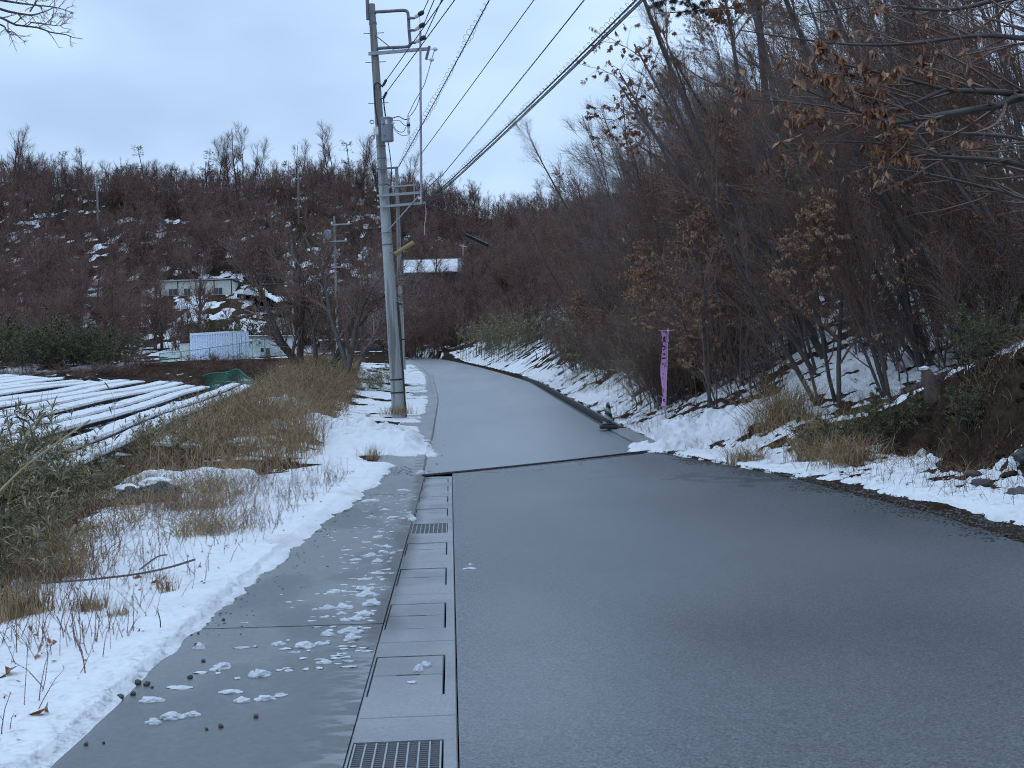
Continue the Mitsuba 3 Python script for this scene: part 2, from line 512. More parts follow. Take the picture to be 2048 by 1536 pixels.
def leaf_cards(rng, P, n, size, hang=0.8, width=0.45, clump=None):
    """folded leaves hanging on random points of the twigs P"""
    idx = rng.integers(0, len(P), n)
    if clump is not None:
        w = nfbm(P[:, 0] * clump, 2, seed=int(rng.integers(1000)))
        w = np.maximum(w - 0.45, 0.002) ** 1.5
        idx = rng.choice(len(P), n, p=w / w.sum())
    t = rng.random(n)[:, None] * 0.8 + 0.2
    pos = P[idx, -2] * (1 - t) + P[idx, -1] * t
    ax = norm(rng.normal(size=(n, 3)) * (1 - hang * 0.6) + np.array([0, 0, -hang]))
    sd = norm(np.cross(ax, rng.normal(size=(n, 3))))
    nr = np.cross(ax, sd)
    s = (size * rng.uniform(0.6, 1.25, n))[:, None]
    w = width * s
    v = np.stack([pos, pos + ax * s * 0.45 + sd * w * 0.5 + nr * s * 0.12, pos + ax * s + nr * s * 0.1 * rng.normal(size=(n, 1)), pos + ax * s * 0.45 - sd * w * 0.5 + nr * s * 0.12], 1).reshape(-1, 3)
    f = (np.array([[0, 1, 2], [0, 2, 3]])[None] + (np.arange(n) * 4)[:, None, None]).reshape(-1, 3)
    return v, f


def blades(rng, base, length, width, lean=0.5, droop=0.6, dirs=None, k=4):
    """grass blades as bent, tapering strips"""
    n = len(base)
    th = rng.random(n) * 2 * np.pi
    out = np.stack([np.cos(th), np.sin(th), np.zeros(n)], 1)
    if dirs is not None:
        out = norm(out + dirs)
    d = norm(out * (lean * rng.random(n))[:, None] + [0, 0, 1.0])
    sd = norm(np.cross(d, rng.normal(size=(n, 3))))
    L = length * rng.uniform(0.5, 1.2, n)
    pos, vs = np.array(base, float), []
    for j in range(k):
        w = (width * (1 - j / (k - 1)) ** 0.6 * 0.5 + 0.0004)
        vs += [pos - sd * w, pos + sd * w]
        pos = pos + d * (L / (k - 1))[:, None]
        d = norm(d + out * (droop * rng.random(n) * 0.7)[:, None] - [0, 0, droop * 0.35])
    v = np.stack(vs, 1)
    f = []
    for j in range(k - 1):
        f += [[2 * j, 2 * j + 1, 2 * j + 3], [2 * j, 2 * j + 3, 2 * j + 2]]
    f = (np.array(f)[None] + (np.arange(n) * 2 * k)[:, None, None]).reshape(-1, 3)
    return v.reshape(-1, 3), f


shapegroups = {}


def variant(name, parts):
    """a kind of plant: parts {name: (mesh, bsdf, smooth)}"""
    scene[name] = {'type': 'shapegroup', **{k: mikit.ply(m, b, smooth=s) for k, (m, b, s) in parts.items()}}


def plant(kind_key, name, x, y, z, rot=0.0, scale=1.0, sz=1.0, flip=False, label=None, cat=None, group=None):
    key = numbered(name)
    scene[key] = {'type': 'instance', 'group': {'type': 'ref', 'id': kind_key},
                  'to_world': T().translate([x, y, z]).rotate([0, 0, 1], rot).scale([scale, -scale if flip else scale, scale * sz])}
    tag(key, label, cat, group)
    return key

# ==================================================================== SETTING

xs = stepped([(-420, -140, 20), (-140, -45, 2.2), (-45, -16, 0.8), (-16, -6.5, 0.35), (-6.5, 9, 0.14), (9, 16, 0.4), (16, 40, 1.2), (40, 130, 6), (130, 420, 25)])
ys = stepped([(-30, 2, 2), (2, 32, 0.16), (32, 70, 0.3), (70, 120, 0.7), (120, 250, 1.6), (250, 330, 6), (330, 600, 25)])
X, Y, F = grid(xs, ys)
put('ground', (np.stack([X, Y, ground(X, Y)], 1), F), 'soil_and_litter', smooth=True, kind='structure', label='brown soil and leaf litter of the verges, banks and wooded hill')


def joint_y(x):
    return 23.39 + (x + 1.06) * 1.04


def strip(left, right, y0, y1, nu, nv, dz=0.0, rough_right=0.0):
    """a sheet between two edges; y0, y1: numbers or functions of u"""
    u, v = np.meshgrid(np.linspace(0, 1, nu), np.linspace(0, 1, nv))
    a = y0(u) if callable(y0) else y0
    b = y1(u) if callable(y1) else y1
    Yg = a + (b - a) * v
    l, r = left(Yg), right(Yg)
    if rough_right:
        r = r + rough_right * (nfbm(xy3(Yg * 0, Yg, 1.3), 4, seed=9) - 0.5) * 2
    Xg = l + (r - l) * u
    _, _, f = grid(np.arange(nu), np.arange(nv))
    return np.stack([Xg.ravel(), Yg.ravel(), road_z(Yg).ravel() + (dz(Yg).ravel() if callable(dz) else dz)], 1), f


put(numbered('road'), strip(gutter_r, road_r, -12.0, lambda u: 23.33 + 3.95 * u, 60, 260, rough_right=0.13), 'asphalt', smooth=True, kind='structure',
    label='wet dark grey asphalt of the near road')
put(numbered('road'), strip(road_l, road_r, lambda u: 22.95 + 4.45 * u, 121.0, 24, 300, 0.0), 'asphalt_far', smooth=True, kind='structure',
    label='paler wet asphalt climbing to the bend beyond the joint')
jx = np.linspace(-1.53, 2.95, 40)
jp = np.stack([jx, joint_y(jx), road_z(joint_y(jx)) + 0.004], 1)
put('road_joint', tubes(jp, np.full(40, 0.032), 6, caps=True), 'rubber_joint', smooth=60, kind='structure', label='dark joint line across the wet road')

# pavement slabs with joints
tag('pavement', 'wet grey concrete pavement left of the drain', kind='structure')
py = np.array([-4.0, 1.6, 8.75, 14.0, 19.3, 23.9])
for a, b in zip(py[:-1], py[1:]):
    a, b = a + 0.002, b - 0.002
    n = 30
    Yt = np.linspace(a, b, n)
    L, R = pave_l(Yt) + 0.02 * (nfbm(xy3(Yt, Yt, 2.0), 3) - 0.5), gutter_l(Yt) - 0.006
    dz = 0.002 * math.sin(a * 3)
    top = np.concatenate([np.stack([L, Yt, road_z(Yt) + dz], 1), np.stack([R, Yt, road_z(Yt) + dz], 1)])
    bot = top - [0, 0, 0.12]
    v = np.concatenate([top, bot])
    f = []
    for i in range(n - 1):
        f += [[i, n + i, n + i + 1], [i, n + i + 1, i + 1]]
        f += [[2 * n + i, i, i + 1], [2 * n + i, i + 1, 2 * n + i + 1], [n + i, 3 * n + i, 3 * n + i + 1], [n + i, 3 * n + i + 1, n + i + 1]]
    for i in (0, n - 1):
        f += [[i, 2 * n + i, 3 * n + i], [i, 3 * n + i, n + i]]
    part('pavement', 'slab', (v, np.array(f)), 'pavement_concrete')

# the drain: concrete channel units, pairs of covers, steel grates
tag('gutter', 'concrete drain with covers and steel grates along the road edge', kind='structure')
period, n_units = 1.84, 14
rz = math.degrees(math.atan(0.045))
unit = boolean(box(-0.455, 0, -0.43, period - 0.43 - 0.006, -0.4, 0, 0.006), box(-0.442, -0.058, 0.0, 0.985, -0.30, 0.1))
cover = box(-0.437, -0.068, 0.006, 0.486, -0.09, -0.003, 0.005)
for yy in (0.0, 0.49):
    cover = boolean(cover, box(-0.31, -0.19, yy - 0.014, yy + 0.014, -0.07, 0.05))
g_frame = join(*[box(x - 0.004, x + 0.004, 0.012, 0.975, -0.06, -0.004) for x in np.linspace(-0.434, -0.070, 9)])
unit_ply, cover_ply = mikit.ply(unit, 'drain_concrete'), mikit.ply(cover, 'drain_concrete')
rail_ply = mikit.ply(box(-0.0035, 0.0035, 0.012, 0.975, -0.055, -0.003), 'steel_grate')
cross = mikit.ply(join(*[box(-0.436, -0.068, y - 0.0045, y + 0.0045, -0.03, -0.007) for y in np.arange(0.02, 0.975, 0.0305)]), 'galv_dark')
for k in range(-4, 11):
    s = 4.86 + period * k
    if s + 1.42 > 23.5:
        break
    M = T().translate([-0.007 - 0.045 * s - 0.006, s, 0.0]).rotate([0, 0, 1], rz)
    scene[numbered('gutter__channel')] = {**unit_ply, 'to_world': M}
    if k in (0, 5, -5):
        g = numbered('gutter__grate')
        for x in np.linspace(-0.433, -0.071, 9):
            scene[numbered(g + '__bar')] = {**rail_ply, 'to_world': M @ T().translate([x, 0, 0])}
        scene[g + '__crossbar'] = {**cross, 'to_world': M}
        labels[g + '__crossbar'] = {'kind': 'stuff'}
    else:
        for j in (0, 1):
            scene[numbered('gutter__cover')] = {**cover_ply, 'to_world': M @ T().translate([0, 0.492 * j, 0.002 * ((k * 7 + j * 3) % 3 - 1)])}

# kerb stones and the strip of pavement beyond the joint
tag('kerb', 'low concrete kerb along the left edge of the climbing road', kind='structure')
yk = 23.15
while yk < 112:
    step = 0.62 if yk < 60 else 1.8
    Yt = np.array([yk + 0.006, yk + step - 0.006])
    xr_ = road_l(Yt) - 0.004
    z = road_z(Yt)
    hh = 0.012 + 0.045 * float(sstep(23, 27, yk))
    p = [(xr_[i] + o, Yt[i], z[i] + h) for i in (0, 1) for o, h in ((0, -0.15), (0, hh - 0.03), (-0.03, hh), (-0.19, hh), (-0.19, -0.15))]
    h = trimesh.convex.convex_hull(np.array(p))
    part('kerb', 'stone', (h.vertices, h.faces), 'kerb_concrete')
    yk += step
put('footway', strip(lambda y: pave_l(y), lambda y: road_l(y) - 0.195, 23.91, 112, 6, 160, lambda y: 0.03 * sstep(23.9, 27, y) - 0.002), 'kerb_concrete', smooth=True, kind='structure', label='narrow concrete footway behind the kerb, half under snow')

# concrete edge of the ditch on the right
tag('ditch', 'small concrete ditch along the right edge of the climbing road', kind='structure')
for a in np.arange(27.9, 67, 1.0):
    Yt = np.array([a + 0.004, a + 0.996])
    if a < 33.4:
        continue
    for o0, o1, name in ((0.03, 0.08, 'lip'), (0.37, 0.43, 'wall')):
        top = 0.0 if name == 'lip' else 0.04
        xr_ = road_r(Yt)
        p = [(xr_[i] + o, Yt[i], road_z(Yt[i]) + h) for i in (0, 1) for o, h in ((o0, -0.36), (o0, top), (o1, top), (o1, -0.36))]
        h = trimesh.convex.convex_hull(np.array(p))
        part('ditch', name, (h.vertices, h.faces), 'ditch_concrete')
for a in np.arange(27.9, 33.3, 0.6):
    Yt = np.array([a + 0.01, a + 0.59])
    xr_ = road_r(Yt)
    p = [(xr_[i] + o, Yt[i], road_z(Yt[i]) + h) for i in (0, 1) for o, h in ((0.03, -0.1), (0.03, 0.035), (0.47, 0.045), (0.47, -0.1))]
    h = trimesh.convex.convex_hull(np.array(p))
    part('ditch', 'cover', (h.vertices, h.faces), 'kerb_concrete')


# ---- snow lying on the ground, its own thickness; where it thins out it sinks below the soil
def mound(x, Y, cx, cy, rx, ry, h, a=0.0):
    dx, dy = x - cx, Y - cy
    c, s = math.cos(a), math.sin(a)
    q = ((dx * c + dy * s) / rx) ** 2 + ((-dx * s + dy * c) / ry) ** 2
    return h * np.exp(-q ** 1.5)


def snow(x, Y):
    zr, pl, xr = road_z(Y), pave_l(Y), road_r(Y)
    n1 = nfbm(xy3(x, Y, 0.9), 4, seed=21) - 0.5
    n2 = nfbm(xy3(x, Y, 4.0), 3, seed=22) - 0.5
    n3 = nfbm(xy3(x, Y, 13.0, 0.3), 2, seed=23) - 0.5
    # left
    d = pl - x
    w = np.clip(1.25 + 0.2 * (Y - 9), 0.9, 5.0)
    enc = (0.42 * (nfbm(xy3(x * 0.3, Y, 0.55), 4, seed=31) - 0.42) + 0.10 * n2) * sstep(6.2, 9.5, Y) + 0.18 * sstep(13, 22, Y) + 0.05
    edge = (d + enc) / 0.13
    inner = (w + 0.3 - d) / 0.5 + 2.2 * n1 + 1.2 * n2
    s = np.minimum(edge, inner)
    s = np.minimum(s, 1.0 + 3.0 * (n1 + 0.14) + 2.0 * n2)
    gaps = sstep(0.6, 1.6, d) * sstep(8.5, 13, Y)
    s = s - gaps * np.maximum(n2 * 3.0 + n3 * 2.6 + 0.16, 0) * 1.5
    rough = (-0.32 + 5.2 * n1 + 2.5 * n2)
    far = sstep(23, 28, Y) * (1 - sstep(0.9, 2.2, d - 0.03 * (Y - 25)))
    ks = sstep(24, 27, Y)
    foot = np.minimum((d + 0.55 + 0.25 * n1) / 0.2, 0.30 + 4.5 * n1 + 2.0 * n2)
    s_left = np.where(d < w + 0.8, s, rough)
    s_left = s_left * (1 - ks) + ks * (foot * far + (1 - far) * (-0.75 + 5.0 * n1 + 2.0 * n2))
    fld = sstep(0.5, 2.5, d - w - 3.0) * sstep(14, 24, Y)
    s_left = s_left - 0.35 * sstep(76, 82, Y)
    s_left = s_left + fld * sstep(84, 76, Y) * (-0.35 + 3.0 * n1 + 1.0 * n2 - s_left)
    # right
    dr_ = x - xr
    zs = (ground(x + 0.3, Y) - ground(x - 0.3, Y)) / 0.6
    str1 = nfbm(np.stack([(x * 0.8 + Y * 0.25) * 1.5, (Y - 0.2 * x) * 3.4, x * 0], -1), 4, seed=41) - 0.5
    thr = np.interp(zs, [0.0, 0.22, 0.5, 0.8, 1.0], [0.50, 0.20, -0.08, -1.1, -3.0])
    s_r = thr + 1.0 * str1 + 2.8 * n2 + 2.4 * n1 + 3.0 * (nfbm(xy3(x, Y, 2.1, 0.6), 3, seed=43) - 0.5) + 1.6 * n3
    sh = sstep(2.4, 0.7, dr_)
    s_r = s_r * (1 - sh) + sh * (0.44 + 3.4 * n1 + 3.0 * n2 + 2.2 * n3)
    e2 = 0.30 * (nfbm(xy3(x * 0.3, Y, 0.6), 4, seed=33) - 0.5) + 0.12 * n2
    s_r = np.minimum(s_r, (dr_ - np.interp(Y, [10, 17, 22, 27, 28.5], [0.34, 0.24, 0.12, 0.05, 0.5]) + e2) / 0.13)
    s_r = np.where((Y > 28) & (dr_ < 0.46), -1, s_r)
    s = np.where(dr_ > -0.3, s_r, s_left)
    t = np.where(s > 0, 0.055 * np.minimum(s, 1) ** 0.6, 0.09 * s)
    t = np.maximum(t, -0.10) + np.where(s > 0, 1, 0) * (0.042 * n2 + 0.030 * n3) * np.minimum(np.maximum(s, 0), 1)
    lum = 0.25 + 1.5 * nfbm(xy3(x, Y, 2.6), 4, seed=51) + 0.5 * n2 + 0.35 * n3
    m = (mound(x, Y, -3.2, 31.5, 1.1, 2.2, 0.26, 0.25) + mound(x, Y, -2.15, 28.8, 0.5, 1.6, 0.16, 0.2) + mound(x, Y, -4.4, 33.5, 1.0, 1.3, 0.18)
         + mound(x, Y, 3.35, 28.6, 0.85, 0.9, 0.28) + mound(x, Y, 4.3, 28.0, 1.0, 0.9, 0.16) + mound(x, Y, 2.75, 27.6, 0.5, 0.5, 0.16)
         + mound(x, Y, -6.0, 36.5, 0.7, 1.2, 0.30) + mound(x, Y, -5.6, 23.5, 1.1, 0.8, 0.16)) * lum
    return t + np.where(m > 0.03, m + 0.05, 0) * sstep(0.03, 0.07, m)


def snow_patch(knx, kny, keep=None):
    x, Y, f = grid(stepped(knx), stepped(kny))
    t = snow(x, Y)
    if keep is not None:
        t = np.where(keep(x, Y), t, -1)
    base = np.maximum(ground(x, Y), np.where((x > pave_l(Y) - 0.05) & (x < road_r(Y)), road_z(Y) - 0.005 + 0.09 * (Y > 24) * (x < road_l(Y)) * 0.35, -99))
    v = np.stack([x, Y, base + t], 1)
    f = f[(t[f] > -0.02).any(1)]
    u, inv = np.unique(f, return_inverse=True)
    return v[u], inv.reshape(f.shape)


sn = [snow_patch([(-5.2, -1.4, 0.022)], [(4.6, 13, 0.026)]),
      snow_patch([(-11.5, -1.5, 0.05)], [(13, 40, 0.055)]),
      snow_patch([(-16, -1.8, 0.12)], [(40, 95, 0.14)]),
      snow_patch([(-32, -11.5, 0.25)], [(18, 92, 0.25)], lambda x, Y: ~((x > -16) & (Y > 40))),
      snow_patch([(1.9, 9.0, 0.04)], [(10.5, 34, 0.045)]),
      snow_patch([(9.0, 20.0, 0.10)], [(14, 50, 0.10)]),
      snow_patch([(0.5, 9.0, 0.08)], [(34, 66, 0.09)]),
      snow_patch([(-8, 14, 0.22)], [(66, 112, 0.25)], lambda x, Y: x > road_r(Y) - 0.2)]
put('snow', join(*sn), 'snow_white', smooth=True, kind='structure', label='thin trodden white snow over verge, field edge and bank')

# ==================================================================== TREES
def tree_variant(name, seed, n_stem, height, lean, lv, bias=(0, 0, 0), r=0.07, spread=0.22, leaf=None, far=False, sides=(7, 5, 4, 3), base=0.15):
    rng = np.random.default_rng(seed)
    P0, R0 = stems(rng, n_stem, height, lean, spread, base, r)
    levels, P, R = [(P0, R0)], P0, R0
    for i, sp in enumerate(lv):
        P, R = grow(rng, P, R, bias=bias, **sp)
        levels.append((P, R))
    parts = {'trunk': (tubes(*levels[0], sides[0]), 'bark_far' if far else 'bark', True)}
    tw = [tubes(p, q, sides[min(i + 1, len(sides) - 1)]) for i, (p, q) in enumerate(levels[1:])]
    parts['crown'] = (join(*tw), 'twig_far' if far else 'twig', False)
    if leaf:
        n, size, mat, clump = leaf
        parts['leaves'] = (leaf_cards(rng, levels[-1][0], n, size, clump=clump), mat, False)
    variant(name, parts)
    return sum(len(p[0][1]) for p in parts.values())


LV_BIG = [dict(n=16, length=(1.7, 4.0), ang=(16, 44), t=(0.22, 0.98), k=6, up=0.16, wob=0.11, rr=0.42, rmin=0.009),
          dict(n=9, length=(0.7, 1.8), ang=(18, 48), t=(0.15, 1.0), k=5, up=0.10, wob=0.13, rr=0.5, rmin=0.0055),
          dict(n=7.5, length=(0.35, 1.0), ang=(18, 50), t=(0.1, 1.0), k=4, up=0.07, wob=0.15, rr=0.55, rmin=0.0040, taper=0.5)]
LV_LEAFY = [dict(n=12, length=(1.2, 3.0), ang=(30, 65), t=(0.2, 0.97), k=6, up=0.08, wob=0.14, rr=0.5, rmin=0.010),
            dict(n=6, length=(0.5, 1.4), ang=(25, 60), t=(0.2, 1.0), k=4, up=0.04, wob=0.16, rr=0.5, rmin=0.006),
            dict(n=4, length=(0.2, 0.6), ang=(25, 60), t=(0.2, 1.0), k=3, up=0.0, wob=0.16, rr=0.55, rmin=0.0035, taper=0.5)]
LV_FAR = [dict(n=12, length=(1.6, 3.9), ang=(28, 62), t=(0.2, 0.97), k=5, up=0.12, wob=0.12, rr=0.5, rmin=0.018),
          dict(n=8, length=(0.8, 1.9), ang=(22, 55), t=(0.2, 1.0), k=4, up=0.12, wob=0.14, rr=0.55, rmin=0.010),
          dict(n=7, length=(0.5, 1.3), ang=(18, 50), t=(0.1, 1.0), k=3, up=0.12, wob=0.16, rr=0.6, rmin=0.0080, taper=0.6)]
LV_SHRUB = [dict(n=8, length=(0.7, 1.6), ang=(18, 45), t=(0.15, 0.97), k=5, up=0.12, wob=0.14, rr=0.55, rmin=0.006),
            dict(n=7, length=(0.3, 0.9), ang=(18, 50), t=(0.15, 1.0), k=4, up=0.08, wob=0.16, rr=0.55, rmin=0.0038, taper=0.4)]
LV_SHRUB_FAR = [dict(n=8, length=(0.7, 1.5), ang=(18, 45), t=(0.15, 0.97), k=4, up=0.12, wob=0.14, rr=0.55, rmin=0.014),
                dict(n=5, length=(0.35, 0.9), ang=(18, 50), t=(0.15, 1.0), k=3, up=0.08, wob=0.16, rr=0.55, rmin=0.009, taper=0.5)]
B = (-0.20, -0.03, 0.05)
tri = {}
tri['bank_tree_a'] = tree_variant('kind_bank_tree_a', 1, 3, 11.5, (-0.26, -0.02), LV_BIG, B, 0.062)
tri['bank_tree_b'] = tree_variant('kind_bank_tree_b', 2, 4, 10.0, (-0.32, 0.05), LV_BIG, B, 0.052)
tri['bank_tree_c'] = tree_variant('kind_bank_tree_c', 3, 2, 13.0, (-0.15, 0.0), LV_BIG, B, 0.082)
tri['bank_tree_d'] = tree_variant('kind_bank_tree_d', 14, 3, 10.5, (-0.25, 0.0), LV_BIG, B, 0.062, leaf=(4600, 0.085, 'leaf_brown', 0.7))
tri['leafy_a'] = tree_variant('kind_leafy_tree_a', 4, 4, 8.5, (-0.22, 0.0), LV_LEAFY, (-0.12, 0, 0.03), 0.07, leaf=(4200, 0.085, 'leaf_brown', 0.9))
tri['leafy_b'] = tree_variant('kind_leafy_tree_b', 5, 2, 4.4, (-0.22, 0.0), LV_LEAFY, (-0.15, 0, 0), 0.045, leaf=(5200, 0.075, 'leaf_tan', 0.9))
tri['shrub_a'] = tree_variant('kind_bare_shrub_a', 6, 14, 2.7, (-0.25, 0.0), LV_SHRUB, (-0.12, 0, 0), 0.016, spread=0.32, base=0.3)
tri['shrub_b'] = tree_variant('kind_bare_shrub_b', 7, 18, 2.2, (-0.35, 0.0), LV_SHRUB, (-0.15, 0, 0), 0.014, spread=0.4, base=0.4)
tri['far_a'] = tree_variant('kind_far_tree_a', 8, 2, 8.5, (0.0, 0), LV_FAR, r=0.11, spread=0.14, far=True, sides=(5, 4, 3, 3), base=0.3)
tri['far_b'] = tree_variant('kind_far_tree_b', 9, 3, 7.5, (-0.06, 0), LV_FAR, r=0.09, spread=0.2, far=True, sides=(5, 4, 3, 3), base=0.3)
tri['far_c'] = tree_variant('kind_far_tree_c', 10, 1, 9.5, (0.05, 0), [{**LV_FAR[0], 'n': 20}] + LV_FAR[1:], r=0.14, spread=0.1, far=True, sides=(5, 4, 3, 3))
tri['ridge'] = tree_variant('kind_ridge_tree', 13, 2, 10.5, (0, 0), [{**LV_FAR[0], 'ang': (18, 40), 't': (0.35, 0.98), 'n': 10}, {**LV_FAR[1], 'ang': (18, 42), 'n': 6}, {**LV_FAR[2], 'n': 5, 'rmin': 0.0055}], r=0.10, spread=0.10, far=True, sides=(5, 4, 3, 3), base=0.3)
tri['far_shrub'] = tree_variant('kind_far_shrub', 12, 12, 3.2, (0, 0), LV_SHRUB_FAR, r=0.022, spread=0.35, far=True, base=0.6, sides=(3, 3, 3))
print(tri)

rng = np.random.default_rng(77)
# the wood on the right bank
spots = []
for d0, y0, y1, n in ((4.2, 24, 74, 15), (6.0, 21, 82, 22), (8.6, 14, 85, 27), (12, 16, 85, 24), (17, 20, 85, 18)):
    for i in range(n):
        yy = y0 + (y1 - y0) * ((i + rng.random()) / n) ** 1.15
        spots.append((float(road_r(yy)) + d0 + rng.normal() * 0.7, yy, d0))
kinds = ['kind_bank_tree_a', 'kind_bank_tree_b', 'kind_bank_tree_c', 'kind_bank_tree_d']
for x, y, d0 in spots:
    k = kinds[rng.choice(4, p=[0.25, 0.23, 0.20, 0.32])]
    s = rng.uniform(0.75, 1.1) * (0.95 if y < 60 else 0.9) * (0.72 if d0 < 5 else 1.0) * (0.9 if d0 < 7 else 1.0)
    leafy = k.endswith('_d')
    row = 'front' if d0 < 7 else 'back'
    lab = ('tree still holding rusty brown leaves among bare trees on the right bank' if leafy else
           ('bare dark tree with stems leaning over the snowy right bank' if row == 'front' else 'bare dark tree standing deep in the wood on the right'))
    plant(k, 'bank_tree', x, y, G(x, y) - 0.1, rng.uniform(-30, 30), s, rng.uniform(0.9, 1.1), rng.random() < 0.5, lab, 'tree',
          'leafy brown trees in the right wood' if leafy else ('leaning bare trees at the front of the right bank' if row == 'front' else 'bare trees deep in the right wood'))
for x, y, s, lab in ((7.3, 34, 1.25, 'tall tree keeping many rusty leaves against the sky, leftmost of the rusty ones'), (8.8, 38, 1.3, 'tall rusty leaved tree just right of the leftmost rusty one'), (8.2, 27, 0.8, 'lower tree with rusty leaves in the middle of the right wood'), (10.2, 25, 1.0, 'rusty leaved tree standing deeper near the right edge')):
    plant('kind_leafy_tree_a', 'rust_leaf_tree', x, y, G(x, y) - 0.05, rng.uniform(-40, 40), s, 1, False, lab, 'tree')
for x, y, s, lab in ((4.5, 30.2, 0.95, 'small tan leaved tree right behind the pink banner'), (5.6, 33.0, 1.15, 'taller tan leaved tree up the bank right of the banner'), (4.9, 37.5, 1.0, 'tan leaved tree on the bank left of the banner top'), (3.6, 52, 0.8, 'distant small tree with tan leaves farther along the bank'), (4.6, 30.5, 0.5, 'low orange leaved bush just above the top of the banner'), (6.3, 26.5, 1.05, 'tan and rust leaved tree well right of the banner')):
    plant('kind_leafy_tree_b', 'tan_leaf_tree', x, y, G(x, y) - 0.05, rng.uniform(-40, 40), s, 1, False, lab, 'tree')
for i in range(54):
    yy = 25 + 53 * rng.random() ** 1.2
    x = float(road_r(yy)) + rng.uniform(2.6, 12)
    plant(('kind_bare_shrub_a', 'kind_bare_shrub_b')[i % 2], 'bare_shrub', x, yy, G(x, yy) - 0.05, rng.uniform(-60, 60), rng.uniform(0.8, 1.4), 1, rng.random() < 0.5,
          'bare twiggy shrub under the trees of the right bank', 'shrub', 'bare shrubs under the right wood')
for i in range(31):
    yy = rng.uniform(30, 64) if i < 26 else rng.uniform(20.5, 27)
    x = float(road_r(yy)) + (rng.uniform(1.7, 4.2) if i < 26 else rng.uniform(3.6, 7.5))
    plant(('kind_bare_shrub_a', 'kind_bare_shrub_b')[i % 2], 'bare_shrub', x, yy, G(x, yy) - 0.05, rng.uniform(-60, 60), rng.uniform(0.6, 1.1), 1, rng.random() < 0.5,
          'low bare shrub crowding the edge of the snowy right bank', 'shrub', 'bare shrubs at the edge of the right bank')
# beyond the bend
for i in range(46):
    yy = rng.uniform(84, 150)
    x = float(road_r(min(yy, 140))) + rng.uniform(3, 34)
    plant(('kind_far_tree_a', 'kind_far_tree_b', 'kind_far_tree_c')[i % 3], 'bend_tree', x, yy, G(x, yy) - 0.2, rng.uniform(0, 360), rng.uniform(0.8, 1.1), 1, False,
          'bare tree in the brown wood behind the road bend', 'tree', 'bare trees behind the road bend')
for i in range(40):
    yy = rng.uniform(62, 125)
    x = float(road_r(min(yy, 140))) + rng.uniform(1.6, 14)
    plant('kind_far_shrub', 'bend_shrub', x, yy, G(x, yy) - 0.1, rng.uniform(0, 360), rng.uniform(0.7, 1.2), 1, False, 'brown twiggy shrub on the bank at the road bend', 'shrub', 'brown shrubs on the bank at the bend')
# the hill
fk = ('kind_far_tree_a', 'kind_far_tree_b', 'kind_far_tree_c')
tri['far_brush'] = tree_variant('kind_far_brush', 15, 8, 5.0, (0, 0), [dict(n=8, length=(1.0, 2.2), ang=(18, 45), t=(0.25, 0.98), k=4, up=0.14, wob=0.14, rr=0.55, rmin=0.014),
                dict(n=7, length=(0.5, 1.2), ang=(18, 50), t=(0.15, 1.0), k=3, up=0.1, wob=0.16, rr=0.55, rmin=0.0095, taper=0.5)], r=0.035, spread=0.3, far=True, base=1.0, sides=(4, 3, 3))
POLES = ((-61.0, 205), (-31.1, 205))
def hill_spot(tall=True):
    while True:
        yy = 110 + 132 * rng.random() ** 0.85
        x = rng.uniform(-0.40 * yy, 0.10 * yy)
        q = x / yy
        if 148 < yy < 168 and -48 < x < -20 or (yy < 124 and -31 < x < -12):
            continue
        if any(abs(q - px / py) < 0.007 * (1.5 if tall else 0.6) and py - 45 < yy < py + 3 for px, py in POLES):      # clearings before the two far poles
            continue
        if -0.262 < q < -0.165 and 128 < yy < 168 and rng.random() < 0.55:                     # the yard below the sheds
            continue
        return x, yy
for c in range(282):
    x, yy = hill_spot()
    ridge = yy > 220
    plant('kind_ridge_tree' if yy > 205 and c % 4 else fk[rng.integers(3)], 'hill_tree', x, yy, G(x, yy) - 0.3, rng.uniform(0, 360), rng.uniform(0.6, 1.0) * (0.85 if ridge else 1), rng.uniform(0.85, 1.1), False,
          'bare tree on the skyline of the wooded hill' if ridge else 'bare brown tree on the snowy slope of the wooded hill', 'tree',
          'trees along the hill skyline' if ridge else 'bare trees on the hill slope')
for px_r, s_ in ((-0.212, 1.25), (-0.2, 1.1), (-0.19, 1.3), (-0.183, 1.05), (-0.122, 1.3), (-0.108, 1.2), (-0.090, 1.15), (-0.074, 1.05), (-0.36, 1.15), (-0.345, 1.0), (-0.15, 1.0)):
    yy = 224.0
    x = px_r * yy
    plant('kind_ridge_tree', 'hill_tree', x, yy, G(x, yy) - 0.3, px_r * 9999, s_, 1.0, False, 'tall lacy bare tree standing above the hill skyline', 'tree', 'tall trees above the skyline')
tag('hill_brush', 'brown twiggy growth massed between the hill trees', 'undergrowth', kind='stuff')
for c in range(900):
    x, yy = hill_spot(False)
    if c < 260:
        yy = rng.uniform(208, 246)
        x = rng.uniform(-0.4 * yy, 0.1 * yy)
        if abs(x / yy + 0.2976) < 0.010 or abs(x / yy + 0.1517) < 0.010:
            x += 5
    key = f'hill_brush__{c + 1:03d}'
    scene[key] = {'type': 'instance', 'group': {'type': 'ref', 'id': 'kind_far_brush'},
                  'to_world': T().translate([x, yy, G(x, yy) - 0.3]).rotate([0, 0, 1], rng.uniform(0, 360)).scale(rng.uniform(0.55, 1.15))}

